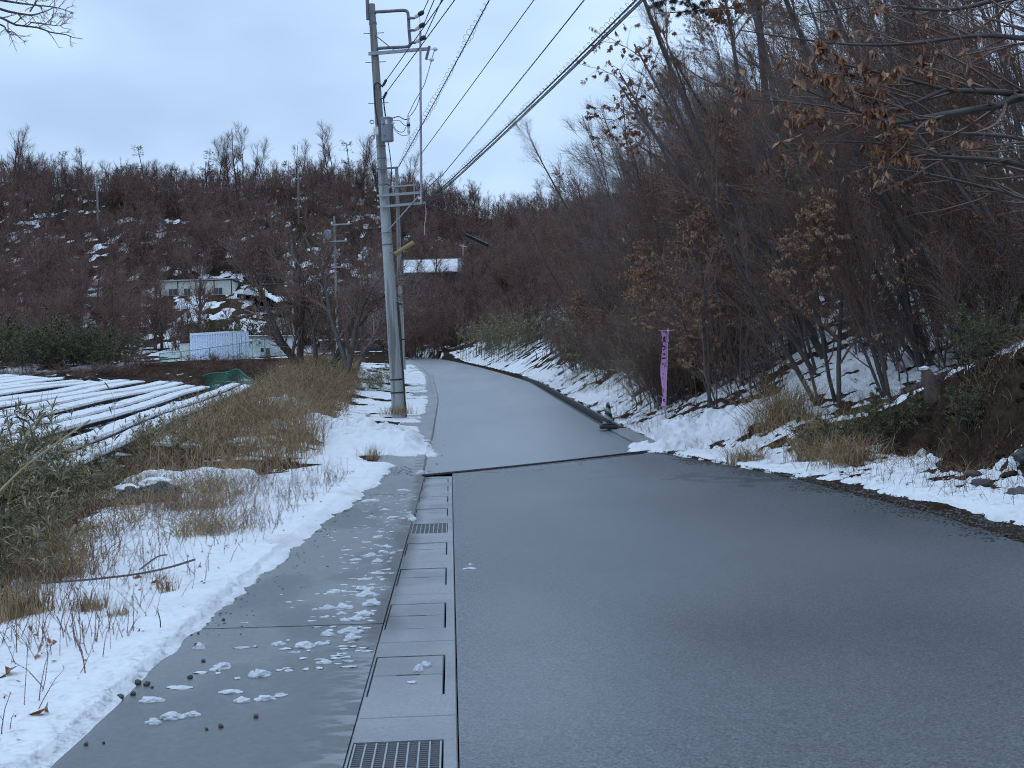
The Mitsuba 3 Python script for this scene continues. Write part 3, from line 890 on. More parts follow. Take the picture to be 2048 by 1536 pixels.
tag('field_scrub', 'brown scrub between the snowy racks and the green fence', 'scrub', kind='stuff')
for c in range(90):
    yy = rng.uniform(79, 101)
    x = rng.uniform(-40, -13.5)
    key = f'field_scrub__{c + 1:03d}'
    scene[key] = {'type': 'instance', 'group': {'type': 'ref', 'id': 'kind_far_shrub'},
                  'to_world': T().translate([x, yy, G(x, yy) - 0.15]).rotate([0, 0, 1], rng.uniform(0, 360)).scale([0.5 * rng.uniform(0.7, 1.5), 0.5, 0.28 * rng.uniform(0.6, 1.2)])}

# ==================================================================== BUILT THINGS
def V(*a):
    return np.array(a, float)


def curve(pts, n=24):
    """smooth curve through points (Catmull-Rom)"""
    p = np.array(pts, float)
    q = np.vstack([2 * p[0] - p[1], p, 2 * p[-1] - p[-2]])
    out = []
    m = max(2, n // (len(p) - 1))
    for i in range(len(p) - 1):
        t = np.linspace(0, 1, m, endpoint=(i == len(p) - 2))[:, None]
        a, b, c, d = q[i:i + 4]
        out.append(0.5 * (2 * b + (c - a) * t + (2 * a - 5 * b + 4 * c - d) * t ** 2 + (3 * b - a - 3 * c + d) * t ** 3))
    return np.vstack(out)


def cable(pts, r, n=24, sides=6):
    c = curve(pts, n) if len(pts) > 2 else np.array(pts, float)
    return tubes(c, np.full(len(c), r), sides, caps=True)


# ---- the near utility pole
pb, pt = V(*(-3.241, 39.000, 0.816)), V(*(-3.664, 39.000, 12.392))
def pa(z, dx=0.0, dy=0.0):
    return pb + (pt - pb) * ((z - pb[2]) / (pt[2] - pb[2])) + V(dx, dy, 0)
def pr(z):
    return 0.188 - 0.092 * (z - pb[2]) / (pt[2] - pb[2])
up_ = thing('utility_pole', 'tall leaning concrete utility pole with grey transformer beside the climbing road', 'utility pole')
zz = np.array([pb[2] - 0.5, 2, 4, 6, 8, 10, pt[2]])
part(up_, 'pole', tubes(np.array([pa(z) for z in zz]), np.array([pr(z) for z in zz]), 20, caps=True), 'pole_concrete', smooth=40)
s0 = pa(pt[2] - 0.45, -0.13, -0.03)
part(up_, 'top_tube', rod(s0, s0 + (0, 0, 2.2), 0.05, 0.05, 10), 'galv_dark', smooth=40)
for z in (pt[2] - 0.25, pt[2] - 0.55):
    part(up_, 'band', tubes(np.array([pa(z - 0.03), pa(z + 0.03)]), np.full(2, pr(z) + 0.012), 16, caps=True), 'galv_dark', smooth=40)
for z in (8.35, 8.0, 7.25, 6.95, 5.55, 1.72, 1.35):
    part(up_, 'band', tubes(np.array([pa(z - 0.022), pa(z + 0.022)]), np.full(2, pr(z) + 0.008), 16, caps=True), 'galv_dark' if z > 3 else 'cable_black', smooth=40)
part(up_, 'bracket_pipe', cable([(-3.623, 38.950, 12.150), (-3.137, 38.900, 12.150), (-2.769, 38.900, 12.161), (-2.657, 38.900, 12.122), (-2.625, 38.900, 11.994), (-2.616, 38.900, 11.597), (-2.597, 38.900, 11.257), (-2.614, 38.900, 11.172), (-2.714, 38.900, 11.126), (-3.168, 38.900, 11.118), (-3.583, 38.950, 11.114)], 0.045, 60, 10), 'galv_dark', smooth=50)
for k, (a, b, c, d, e) in enumerate((((-2.623, 38.850, 11.924), (-2.437, 38.700, 11.878), (-2.423, 38.700, 11.899), (-2.284, 38.550, 11.946), (-2.176, 38.400, 11.958)), ((-2.619, 38.850, 11.577), (-2.434, 38.700, 11.533), (-2.419, 38.700, 11.554), (-2.266, 38.550, 11.609), (-2.158, 38.400, 11.622)), ((-2.602, 38.850, 11.230), (-2.430, 38.700, 11.188), (-2.415, 38.700, 11.209), (-2.263, 38.550, 11.251), (-2.148, 38.400, 11.259)))):
    q = numbered(up_ + '__insulator')
    a, b, c, d, e = map(np.array, (a, b, c, d, e))
    L = np.linalg.norm(d - c)
    put(q, lathe([(0.035, 0), (0.05, 0.02), (0.05, L * 0.3), (0.062, L * 0.32), (0.062, L * 0.38), (0.05, L * 0.42), (0.055, L * 0.7), (0.06, L * 0.74), (0.05, L)], c, d - c, 12), 'porcelain', smooth=30, label='white porcelain insulator with black cap')
    put(q + '__bracket', rod(a, b, 0.042, 0.036, 8), 'galv_dark', smooth=40)
    L = np.linalg.norm(e - d)
    put(q + '__cap', lathe([(0.05, 0), (0.066, 0.01), (0.066, L * 0.8), (0.045, L)], d, e - d, 12), 'black_plastic', smooth=30)
part(up_, 'crossarm', bar((-3.776, 38.850, 10.947), (-2.072, 38.750, 11.014), 0.075, 0.085), 'galvanised')
part(up_, 'crossarm_brace', rod((-3.581, 38.900, 11.484), (-3.035, 38.800, 11.005), 0.016, 0.016, 6), 'galv_dark')
part(up_, 'crossarm_end', bar((-2.039, 38.700, 11.078), (-2.148, 38.700, 10.701), 0.05, 0.07), 'galv_dark')
for a, b in (((-2.055, 38.700, 10.994), (-1.882, 38.600, 10.964)), ((-2.134, 38.700, 10.715), (-1.989, 38.600, 10.673))):
    a, b = np.array(a), np.array(b)
    q = part(up_, 'pin_insulator', lathe([(0.015, 0), (0.055, 0.02), (0.06, 0.06), (0.03, 0.08), (0.045, 0.1), (0.02, 0.13)], b - norm(b - a) * 0.05, b - a, 12), 'porcelain', smooth=30)
    put(q + '__pin', rod(a, b, 0.010, 0.010, 6), 'galv_dark')
part(up_, 'stand_pipe', rod((-2.281, 38.600, 11.482), (-2.397, 38.600, 6.626), 0.032, 0.036, 10), 'mast_grey', smooth=40)
part(up_, 'stand_pipe_rod', rod((-2.281, 38.600, 11.931), (-2.281, 38.600, 11.482), 0.008, 0.012, 6), 'mast_grey', smooth=40)
# cut-outs and the cable down to the transformer
for a, b in (((-3.291, 38.700, 10.158), (-3.384, 38.750, 10.016)), ((-3.287, 38.700, 9.820), (-3.381, 38.750, 9.664))):
    part(up_, 'cutout', join(lathe([(0.03, 0), (0.045, 0.03), (0.03, 0.06), (0.045, 0.09), (0.03, 0.12), (0.045, 0.15), (0.02, 0.2)], b, V(*a) - V(*b), 10), rod(b, pa(b[2]), 0.012, 0.012, 6)), 'black_plastic', smooth=30)
part(up_, 'riser_cable', cable([(-3.381, 38.700, 9.963), (-3.506, 38.720, 10.084), (-3.609, 38.760, 10.068), (-3.630, 38.780, 9.903), (-3.617, 38.780, 9.409), (-3.559, 38.760, 8.910)], 0.022, 40), 'cable_black', smooth=50)
part(up_, 'riser_cable', cable([(-3.377, 38.700, 9.639), (-3.363, 38.700, 9.385), (-3.335, 38.700, 9.145)], 0.022, 20), 'cable_black', smooth=50)
tb, tt = V(*(-3.286, 38.620, 8.412)), V(*(-3.301, 38.620, 9.087))
h = np.linalg.norm(tt - tb)
tr = part(up_, 'transformer', lathe([(0.155, 0), (0.17, 0.012), (0.17, h - 0.07), (0.178, h - 0.06), (0.178, h - 0.02), (0.16, h), (0.02, h + 0.03)], tb, tt - tb, 28), 'transformer_grey', smooth=35, label='grey cylindrical pole transformer')
put(tr + '__name_plate', bar(V(*(-3.297, 38.620, 8.995)) - (0, 0.176, 0), V(*(-3.294, 38.620, 8.876)) - (0, 0.176, 0), 0.055, 0.006, (0, 1, 0)), 'white_plastic')
for p in (((-3.391, 38.620, 8.893)), ((-3.373, 38.620, 8.569))):
    put(numbered(tr + '__lug'), box(p[0] - 0.05, p[0] + 0.03, p[1] - 0.2, p[1] - 0.15, p[2] - 0.025, p[2] + 0.025, 0.006), 'transformer_grey')
put(tr + '__bushing', lathe([(0.03, 0), (0.035, 0.05), (0.02, 0.09)], (-3.153, 38.550, 8.900), (1, -0.5, 0.25), 10), 'porcelain', smooth=30)
put(tr + '__bracket', join(bar(tb + (-0.02, 0, 0.12), pa(tb[2] + 0.12), 0.05), bar(tt + (-0.02, 0, -0.12), pa(tt[2] - 0.12), 0.05)), 'galv_dark')
for pts in ([(-3.132, 38.600, 9.064), (-2.958, 38.550, 9.091), (-2.817, 38.500, 9.007), (-2.705, 38.500, 8.990)], [(-3.134, 38.600, 8.993), (-2.934, 38.550, 8.978), (-2.808, 38.500, 8.839), (-2.710, 38.500, 8.808)], [(-3.136, 38.600, 8.923), (-3.053, 38.550, 8.743), (-2.925, 38.500, 8.646), (-2.813, 38.500, 8.671), (-2.767, 38.500, 8.781)], [(-3.138, 38.600, 8.839), (-3.027, 38.550, 8.658), (-2.858, 38.500, 8.546), (-2.718, 38.500, 8.556)]):
    part(up_, 'jumper', cable(pts, 0.014 if pts[0][2] > 9.0 else 0.009, 30), 'cable_black', smooth=50)
ab, at_ = V(*(-2.682, 38.500, 8.569)), V(*(-2.687, 38.500, 9.129))
L = np.linalg.norm(at_ - ab)
prof = [(0.02, 0)]
for i in range(9):
    prof += [(0.032 + 0.012 * (i % 2), L * (i + 0.3) / 9.5), (0.034 + 0.012 * (i % 2), L * (i + 0.95) / 9.5)]
part(up_, 'arrester', lathe(prof + [(0.015, L)], ab, at_ - ab, 12), 'porcelain', smooth=30)
part(up_, 'arrester_cap', lathe([(0.05, 0), (0.05, 0.07)], V(*(-2.683, 38.500, 8.793)), at_ - ab, 12), 'black_plastic', smooth=30)
part(up_, 'arrester_tail', cable([(-2.676, 38.500, 8.554), (-2.680, 38.500, 8.415), (-2.657, 38.500, 8.260)], 0.010, 10), 'porcelain')
part(up_, 'arrester_support', cable([(-2.687, 38.500, 9.129), (-2.628, 38.500, 9.225), (-2.512, 38.550, 9.470), (-2.338, 38.580, 9.752)], 0.010, 16), 'cable_black')
part(up_, 'arrester_support', cable([(-2.632, 38.500, 9.085), (-2.516, 38.500, 9.222), (-2.415, 38.550, 9.425), (-2.333, 38.580, 9.682)], 0.010, 16), 'cable_black')
part(up_, 'meter_box', box(*sum(([a - 0.07, a + 0.07] if i == 0 else [a - 0.05, a + 0.05] if i == 1 else [a - 0.11, a + 0.11] for i, a in enumerate((-3.617, 38.720, 8.735))), []), 0.01), 'white_plastic')
for p in ((-3.729, 38.800, 9.007), (-3.728, 38.800, 8.569)):
    th = np.linspace(0, 5 * np.pi, 40)
    part(up_, 'cable_loop', tubes(np.stack([p[0] + 0.055 * np.cos(th), p[1] - 0.05 + 0.004 * th, p[2] + 0.05 * np.sin(th)], 1), np.full(40, 0.009), 5), 'cable_black')
for py_ in (67, 125, 207):
    part(up_, 'step_bolt', rod(pa(pt[2] - (py_ - 8) / 2750 * 39) + (-0.28, -0.02, 0), pa(pt[2] - (py_ - 8) / 2750 * 39) + (0.30, -0.02, 0.01), 0.011, 0.011, 6), 'galv_dark')
part(up_, 'step_bolt', rod((-3.597, 38.800, 5.870), (-3.243, 38.800, 5.887), 0.012, 0.012, 6), 'galv_dark')
part(up_, 'down_conductor', cable([(-3.286, 38.700, 8.426), (-3.245, 38.750, 8.053), (-3.218, 38.760, 7.560), (-3.270, 38.760, 6.786), (-3.252, 38.760, 5.940)], 0.014, 24), 'cable_black')
part(up_, 'stub_arm', bar((-3.656, 38.800, 7.678), (-3.030, 38.750, 7.694), 0.05), 'galv_dark')
part(up_, 'lower_arm', bar((-3.650, 38.800, 6.923), (-2.344, 38.700, 6.969), 0.065), 'galvanised')
part(up_, 'lower_arm', bar((-3.646, 38.800, 6.605), (-2.268, 38.700, 6.678), 0.065), 'galvanised')
part(up_, 'lower_arm_upright', bar((-2.397, 38.680, 7.031), (-2.401, 38.680, 6.651), 0.065, 0.03), 'galvanised')
part(up_, 'lower_arm_brace', bar((-3.406, 38.720, 5.883), (-2.456, 38.650, 6.874), 0.05, 0.03), 'galvanised')
part(up_, 'strain_insulator', lathe([(0.02, 0), (0.04, 0.03), (0.04, 0.09), (0.02, 0.12)], (-2.483, 38.600, 6.783), (1, 0, 0.2), 10), 'porcelain', smooth=30)
part(up_, 'cable_tail', cable([(-2.277, 38.600, 6.637), (-2.272, 38.600, 6.314), (-2.324, 38.600, 6.006), (-2.331, 38.600, 5.754)], 0.008, 16), 'porcelain')
part(up_, 'cable_guard', (lambda zs: tubes(np.array([pa(z, 0.10, 0.05) for z in zs]), np.full(len(zs), 0.125), 14, caps=True))(np.linspace(pb[2] - 0.3, pb[2] + 3.1, 5)), 'stone_dark', smooth=40, label='dark stained cable guard on the side of the pole')
part(up_, 'guy_guard', rod((-3.183, 38.700, 5.255), (-2.646, 38.600, 5.553), 0.062, 0.062, 10), 'yellow_guard', smooth=40, label='weathered yellow tube guard')
part(up_, 'guy_hook', cable([(-3.331, 38.800, 5.311), (-3.244, 38.750, 5.247), (-3.200, 38.700, 5.157), (-3.231, 38.700, 5.059)], 0.012, 14), 'cable_black')
part(up_, 'foot_grass', blades(np.random.default_rng(5), np.stack([pb[0] + np.random.default_rng(6).normal(size=160) * 0.22, pb[1] - 0.2 + np.random.default_rng(7).normal(size=160) * 0.15, np.full(160, pb[2] - 0.08)], 1), 0.3, 0.014, 0.4, 0.4), 'dry_grass', kind='stuff')

# ---- the second pole, at the bend
p2b, p2t = V(*(-6.664, 84.000, 2.981)), V(*(-6.661, 84.000, 14.930))
u2 = thing('utility_pole', 'second concrete utility pole standing behind the tall one at the bend', 'utility pole')
part(u2, 'pole', tubes(np.array([p2b + (p2t - p2b) * t - (0, 0, 0.6 * (t == 0)) for t in (0, .25, .5, .75, 1)]), np.linspace(0.20, 0.10, 5), 14, caps=True), 'pole_concrete', smooth=40)
for a, b in (((-7.198, 83.800, 13.725), (-5.641, 83.800, 13.801)), ((-7.232, 83.800, 12.568), (-5.523, 83.800, 12.639))):
    part(u2, 'crossarm', bar(a, b, 0.09), 'galvanised')
part(u2, 'crossarm_upright', bar((-5.602, 83.700, 13.846), (-5.609, 83.700, 12.567), 0.08, 0.04), 'galvanised')
part(u2, 'cable', cable([(-6.477, 83.800, 13.368), (-6.454, 83.700, 10.766), (-6.475, 83.700, 8.026)], 0.03, 20), 'cable_black')
for t in (0.12, 0.3, 0.42):
    c = p2b + (p2t - p2b) * t
    part(u2, 'band', tubes(np.array([c - (0, 0, 0.04), c + (0, 0, 0.04)]), np.full(2, 0.205 - 0.1 * t), 14, caps=True), 'cable_black')

# ---- far poles
def far_pole(b, t, label, arms, r=0.16):
    k = thing('utility_pole', label, 'utility pole', 'far utility poles')
    b, t = V(*b), V(*t)
    part(k, 'pole', tubes(np.array([b - (0, 0, 3.0), t]), np.array([r, r * 0.6]), 10, caps=True), 'pole_concrete', smooth=40)
    for f, x0, x1 in arms:
        c = b + (t - b) * f
        part(k, 'crossarm', bar(c + (x0, -0.15, 0), c + (x1, -0.15, 0.05), 0.10), 'galvanised')
        for x in (x0 * 0.9, x1 * 0.9):
            part(k, 'insulator', lathe([(0.03, 0), (0.08, 0.05), (0.05, 0.2)], c + (x, -0.15, 0.05), (0, 0, 1), 8), 'porcelain', smooth=30)
far_pole((-61.006, 205.000, 26.579), (-60.991, 205.000, 34.633), 'leftmost far utility pole on the wooded hill', [(0.9, -0.1, 0.8), (0.8, -0.1, 0.7)], 0.2)
far_pole((-31.161, 205.000, 22.039), (-30.960, 205.000, 33.816), 'far utility pole near the top of the hill, right of the leftmost one', [(0.93, -0.5, 0.5), (0.68, -0.9, 0.3)], 0.2)
far_pole((-13.861, 110.000, 5.033), (-13.835, 110.000, 15.357), 'slim utility pole with two crossarms behind the dark roadside trees', [(0.93, -0.2, 1.3), (0.8, -0.9, 1.0), (0.6, -0.3, 0.6)], 0.14)
far_pole((-17.749, 112.000, 4.797), (-17.617, 112.000, 13.350), 'thin grey pole rising behind the prefab hut', [(0.9, -0.3, 0.5)], 0.11)
u = thing('transformer_box', 'small grey transformer hung on the slim pole behind the dark trees', 'transformer')
part(u, 'tank', lathe([(0.25, 0), (0.28, 0.03), (0.28, 0.75), (0.2, 0.8)], (-14.346, 109.800, 13.430), (0, 0, 1), 14), 'transformer_grey', smooth=35)
part(u, 'hanger', bar((-14.343, 109.800, 13.510), (-13.850, 110.000, 13.516), 0.08), 'galv_dark')

# ---- overhead lines running to the next pole behind the camera
def line(p, q, sag=0.25, ext=1.0, n=28):
    """from the pole at p through q, on to y = -5"""
    p, q = V(*p), V(*q)
    e = p + (q - p) * ((-5 - p[1]) / (q[1] - p[1]))
    t = np.linspace(0, 1, n)[:, None]
    return p + (e - p) * t + V(0, 0, -1) * sag * 4 * t * (1 - t)
GL = 'overhead wires running from the tall pole'
def wire(name, pts, r, label, cat='power line'):
    k = numbered(name)
    put(k, tubes(pts, np.full(len(pts), r), 5), 'cable_black', label=label, cat=cat, group=GL)
wire('power_line', line((-2.176, 38.400, 11.972), (-1.874, 35.500, 11.474), 0.05), 0.013, 'overhead wire from the top black capped insulator of the tall pole')
wire('power_line', line((-2.158, 38.400, 11.636), (-1.647, 33.500, 10.872), 0.05), 0.013, 'overhead wire from the middle black capped insulator of the tall pole')
wire('power_line', line((-2.148, 38.400, 11.273), (-1.343, 31.000, 10.201), 0.05), 0.013, 'overhead wire from the lowest black capped insulator of the tall pole')
wire('power_line', line((-3.276, 38.700, 10.171), (-1.388, 31.500, 10.319), 0.12), 0.013, 'overhead wire from the upper cut-out beside the pole')
wire('power_line', line((-3.272, 38.700, 9.833), (-1.078, 30.500, 10.054), 0.12), 0.013, 'overhead wire from the lower cut-out beside the pole')
wire('power_line', line((-2.362, 38.600, 8.030), (0.563, 25.500, 8.608), 0.08), 0.010, 'thin wire from the stand pipe up across the sky, left of the pair')
wire('power_line', line((-1.820, 38.000, 7.250), (1.210, 21.500, 7.471), 0.12), 0.011, 'thin wire from the lower arm up across the sky, next to the thick bundle')
wire('power_line', curve([(-1.882, 38.600, 10.964), (-1.943, 38.600, 10.798), (-2.190, 38.600, 10.033), (-2.338, 38.580, 9.752)], 20), 0.010, 'short jumper wire hanging from the crossarm end to the stand pipe')
wire('power_line', curve([(-2.394, 38.600, 6.949), (-3.848, 60.000, 10.127), (-5.575, 83.700, 13.724)], 12), 0.012, 'wire between the tall pole and the second pole, upper')
wire('power_line', curve([(-2.276, 38.600, 6.665), (-3.739, 60.000, 9.382), (-5.547, 83.700, 12.627)], 12), 0.012, 'wire between the tall pole and the second pole, lower')
wire('power_line', curve([(-2.338, 38.600, 6.948), (-1.747, 36.500, 7.076)], 2), 0.011, 'short lead from the lower arm to the thin wire')

def coil(pts, r, R, pitch):
    d = np.linalg.norm(np.diff(pts, axis=0), axis=1)
    s = np.concatenate([[0], np.cumsum(d)])
    n = int(s[-1] / pitch * 10)
    q = np.linspace(0, s[-1], n)
    c = np.stack([np.interp(q, s, pts[:, i]) for i in range(3)], 1)
    t = norm(np.gradient(c, axis=0))
    a = norm(np.cross(t, [0, 0, 1.0]))
    b = np.cross(t, a)
    rr = R * (0.25 + 1.5 * nfbm(np.stack([q * 0.9, q * 0, q * 0], 1), 2, seed=4))[:, None]
    ph = q / pitch * 2 * np.pi
    return tubes(c - b * R * 0.7 + rr * (np.cos(ph)[:, None] * a + np.sin(ph)[:, None] * b), np.full(n, r), 3)
def coiled(p, q, r, R, pitch, label, extra=()):
    k = thing('spiral_cable', label, 'spiral cable', GL)
    c = line(p, q, 0.25, n=60)
    part(k, 'messenger', tubes(c, np.full(60, r), 6), 'cable_black', smooth=50)
    for o in extra:
        part(k, 'cable', tubes(c + o, np.full(60, r * 0.8), 6), 'cable_black', smooth=50)
    part(k, 'spiral_wire', coil(c[:50], 0.0036, R, pitch), 'cable_black')
coiled((-3.026, 38.700, 7.686), (-0.325, 24.000, 8.215), 0.012, 0.062, 0.34, 'overhead cable wrapped in loose spiral wire, left one near the pole top')
coiled((-2.276, 38.600, 6.665), (1.664, 19.500, 6.899), 0.014, 0.042, 0.26, 'thick overhead cable bundle wrapped in spiral wire running to the top right', ((0.02, 0, -0.045), (0.012, 0, -0.085)))
k = thing('guarded_cable', 'thin cable with a black tube guard hanging before the right wood', 'cable')
gp = [(-2.263, 38.600, 6.637), (-1.899, 42.000, 6.492), (-1.457, 46.000, 6.530), (-0.761, 49.000, 6.478), (0.269, 54.000, 6.600), (1.818, 60.000, 6.859)]
part(k, 'wire', cable(gp, 0.006, 40, 4), 'cable_black')
part(k, 'tube_guard', rod(gp[2], gp[3], 0.085, 0.085, 10), 'black_plastic', smooth=40)

# ---- banner on its pole
bn = thing('banner_flag', 'tall narrow pink banner with black writing on a pole in the snow bank', 'banner')
bb, bt = V(*(3.304, 30.000, 0.485)), V(*(3.442, 30.000, 2.566))
bm = bb + (bt - bb) * 0.22 + (0.0, 0, 0)
part(bn, 'peg', rod(bb - (0, 0, 0.4), bb + (bt - bb) * 0.26, 0.022, 0.022, 10), 'peg_grey', smooth=40)
part(bn, 'pole', rod(bb + (bt - bb) * 0.2, bt + (0, 0, 0.04), 0.013, 0.011, 8), 'white_plastic', smooth=40)
part(bn, 'top_rod', rod(bt + (-0.22, -0.02, 0), bt + (0.15, 0.06, 0.01), 0.006, 0.006, 6), 'white_plastic')
def banner_xyz(u, v, off=0.0):
    """u: 0 at the free edge, 1 at the pole; v: 0 top, 1 bottom"""
    u, v = np.asarray(u, float), np.asarray(v, float)
    base = bt + (bb + (bt - bb) * 0.20 - bt) * v[..., None]
    a = np.radians(60 + 16 * sstep(0.2, 1.0, v) + 5 * np.sin(v * 5))
    w = 0.40 * (1 - u)
    wob = 0.035 * np.sin(u * 6 + v * 9) * (1 - u)
    return base + np.stack([-np.cos(a) * w + np.sin(a) * (wob + off), -np.sin(a) * w - np.cos(a) * (wob + off) * -1 - off * 0, 0 * w], -1)
u, v = np.meshgrid(np.linspace(0, 0.97, 10), np.linspace(0.012, 0.99, 40))
_, _, f = grid(np.arange(10), np.arange(40))
part(bn, 'cloth', (banner_xyz(u.ravel(), v.ravel()), f), 'banner_pink', smooth=True)
for vv in np.linspace(0.012, 0.98, 9):
    c = banner_xyz(np.array(0.985), np.array(vv))
    part(bn, 'loop', bar(c - (0, 0, 0.022), c + (0, 0, 0.022), 0.03, 0.03), 'banner_pink')
GLYPH = {'ho': [[(.10, .08), (.05, .5), (.12, .92)], [(.36, .18), (.94, .18)], [(.36, .47), (.94, .47)], [(.66, .18), (.66, .76), (.52, .92), (.38, .82), (.5, .68), (.72, .74), (.96, .92)]],
         'tsu': [[(.08, .30), (.5, .15), (.86, .3), (.86, .62), (.4, .9)]],
         'ko': [[(.18, .15), (.75, .12), (.62, .28)], [(.14, .66), (.32, .86), (.88, .82)]],
         'ri': [[(.25, .12), (.2, .5), (.32, .46)], [(.74, .12), (.74, .6), (.48, .95)]],
         'dot': [[(.3, .3), (.55, .6)]],
         'no': [[(.55, .2), (.4, .78), (.14, .6), (.3, .25), (.7, .2), (.9, .5), (.6, .92)]],
         'dai': [[(.08, .36), (.92, .36)], [(.5, .06), (.45, .5), (.08, .95)], [(.5, .5), (.94, .95)]]}
def ribbon(pl, u0, v0, su, sv, w):
    p = curve(np.array([(u0 + x * su, v0 + y * sv, 0) for x, y in pl]), 14)[:, :2] if len(pl) > 2 else np.array([(u0 + x * su, v0 + y * sv) for x, y in np.linspace(pl[0], pl[1], 6)])
    m = p * [0.40, 1.66]
    t = norm(np.gradient(m, axis=0))
    s = np.stack([-t[:, 1], t[:, 0]], 1) * w / 2 / np.array([0.40, 1.66])
    q = np.concatenate([p - s, p + s])
    n = len(p)
    f = np.array([[i, i + 1, n + i + 1] for i in range(n - 1)] + [[i, n + i + 1, n + i] for i in range(n - 1)])
    return q, f
LET = [('ho', .10, .075, .62, .082, .030), ('tsu', .14, .195, .55, .068, .030), ('ko', .14, .300, .55, .075, .030), ('ri', .2, .41, .42, .07, .026), ('dot', .1, .55, .3, .03, .03), ('dot', .05, .61, .2, .03, .03),
       ('ho', .05, .755, .5, .055, .022), ('no', .12, .825, .45, .05, .022), ('dai', .35, .885, .5, .05, .022)]
for name, u0, v0, su, sv, w in LET:
    ms = []
    for pl in GLYPH[name]:
        q, f = ribbon(pl, u0, v0, su, sv, w)
        P = banner_xyz(q[:, 0], q[:, 1])
        e = 1e-3
        nr = norm(np.cross(banner_xyz(q[:, 0] + e, q[:, 1]) - P, banner_xyz(q[:, 0], q[:, 1] + e) - P))
        ms += [(P + nr * 0.004, f), (P - nr * 0.004, f)]
    part(bn, 'letter', join(*ms), 'ink_black')
for v0, v1 in ((.03, .10), (.12, .25), (.30, .42), (.44, .50)):
    q, f = ribbon([(.85, v0), (.85, v1)], 0, 0, 1, 1, .018)
    P = banner_xyz(q[:, 0], q[:, 1])
    nr = norm(np.cross(banner_xyz(q[:, 0] + 1e-3, q[:, 1]) - P, banner_xyz(q[:, 0], q[:, 1] + 1e-3) - P))
    part(bn, 'small_writing', join((P + nr * 0.004, f), (P - nr * 0.004, f)), 'ink_black')
for u0 in (.12, .55):
    q, f = ribbon([(u0, .022), (u0 + .3, .022)], 0, 0, 1, 1, .02)
    P = banner_xyz(q[:, 0], q[:, 1])
    part(bn, 'top_mark', join((P + (0.004, -0.004, 0), f), (P - (0.004, -0.004, 0), f)), 'ink_black')

# ---- traffic cone
def cone_col(p, n, uv):
    s = (p.z + 0.30 * (p.x - 2.13) * 2.2) * 5.2
    s = s - dr.floor(s)
    return MIX((0.015, 0.015, 0.016), (0.27, 0.265, 0.25), SS(0.50, 0.54, s) * SS(1.0, 0.96, s))
scene['cone_stripes'] = principled(mikit.proc(cone_col), 0.45)
cb = V(2.30, 33.2, 0.375)
ck = thing('traffic_cone', 'black and grey striped traffic cone on the ditch cover', 'traffic cone')
part(ck, 'base', join(box(cb[0] - 0.215, cb[0] + 0.215, cb[1] - 0.2, cb[1] + 0.2, cb[2] - 0.02, cb[2] + 0.07, 0.015), box(cb[0] - 0.16, cb[0] + 0.16, cb[1] - 0.15, cb[1] + 0.15, cb[2] + 0.068, cb[2] + 0.11, 0.015)), 'black_plastic')
part(ck, 'cone', lathe([(0.14, 0.10), (0.128, 0.13), (0.035, 0.60), (0.028, 0.62), (0.01, 0.62)], cb, (0, 0, 1), 24), 'cone_stripes', smooth=35)
part(ck, 'tip_snow', lathe([(0.032, 0.615), (0.034, 0.635), (0.012, 0.655)], cb, (0, 0, 1), 12), 'snow_white', smooth=40)

# ---- shipping container, cubicle and prefab hut on the pad
scene['container_white'] = principled((0.66, 0.72, 0.82), 0.5)
scene['hut_white'] = principled((0.70, 0.72, 0.72), 0.6)
scene['beige_panel'] = principled((0.56, 0.56, 0.50), 0.55)
scene['dark_glass'] = principled((0.03, 0.035, 0.04), 0.15)
scene['roof_grey'] = principled((0.16, 0.16, 0.17), 0.6)
scene['brown_door'] = principled((0.17, 0.09, 0.06), 0.6)
scene['green_wire'] = principled((0.03, 0.20, 0.12), 0.55)
scene['green_net'] = principled((0.035, 0.14, 0.095), 0.7)
scene['timber_dark'] = principled((0.06, 0.045, 0.04), 0.7)


def place(m, o, ang):
    """local mesh -> world: turned about z, moved to o"""
    v, f = m if isinstance(m, tuple) else (np.asarray(m.vertices), np.asarray(m.faces))
    c, s = math.cos(ang), math.sin(ang)
    v = np.asarray(v)
    return np.stack([o[0] + v[:, 0] * c - v[:, 1] * s, o[1] + v[:, 0] * s + v[:, 1] * c, o[2] + v[:, 2]], 1), f
ang = math.atan2(2.0, -3.57) - math.pi      # local +x runs along the long side, towards the right corner
oc = V(-25.66, 110.0, 3.85)
Lc, Wc, Hc = 4.1, 2.3, 2.45
cn = thing('shipping_container', 'white corrugated shipping container behind the green fence', 'container')
xs_ = [0.1]
zg = [0.0]
n_r = 15
for i in range(n_r):
    a = 0.1 + (Lc - 0.2) * i / n_r
    w_ = (Lc - 0.2) / n_r
    xs_ += [a + w_ * .35, a + w_ * .5, a + w_ * .85, a + w_]
    zg += [0.0, 0.10, 0.10, 0.0]
n_ = len(xs_)
vv = np.array([(x, 0.02 + g, z) for z in (0.12, Hc - 0.1) for x, g in zip(xs_, zg)])
ff = np.array([q for i in range(n_ - 1) for q in ([i, i + 1, n_ + i + 1], [i, n_ + i + 1, n_ + i])])
part(cn, 'side_panel', place((vv, ff), oc, ang), 'container_white')
part(cn, 'body', place(box(0.04, Lc - 0.04, 0.14, Wc - 0.05, 0.1, Hc - 0.05), oc, ang), 'container_white')
part(cn, 'roof', place(box(0.0, Lc, 0.0, Wc, Hc - 0.06, Hc + 0.01, 0.01), oc, ang), 'container_white')
part(cn, 'bottom_rail', place(box(0, Lc, 0.0, Wc, -0.02, 0.115), oc, ang), 'container_white')
part(cn, 'top_rail', place(box(0.1, Lc - 0.1, -0.004, 0.08, Hc - 0.16, Hc - 0.055), oc, ang), 'container_white')
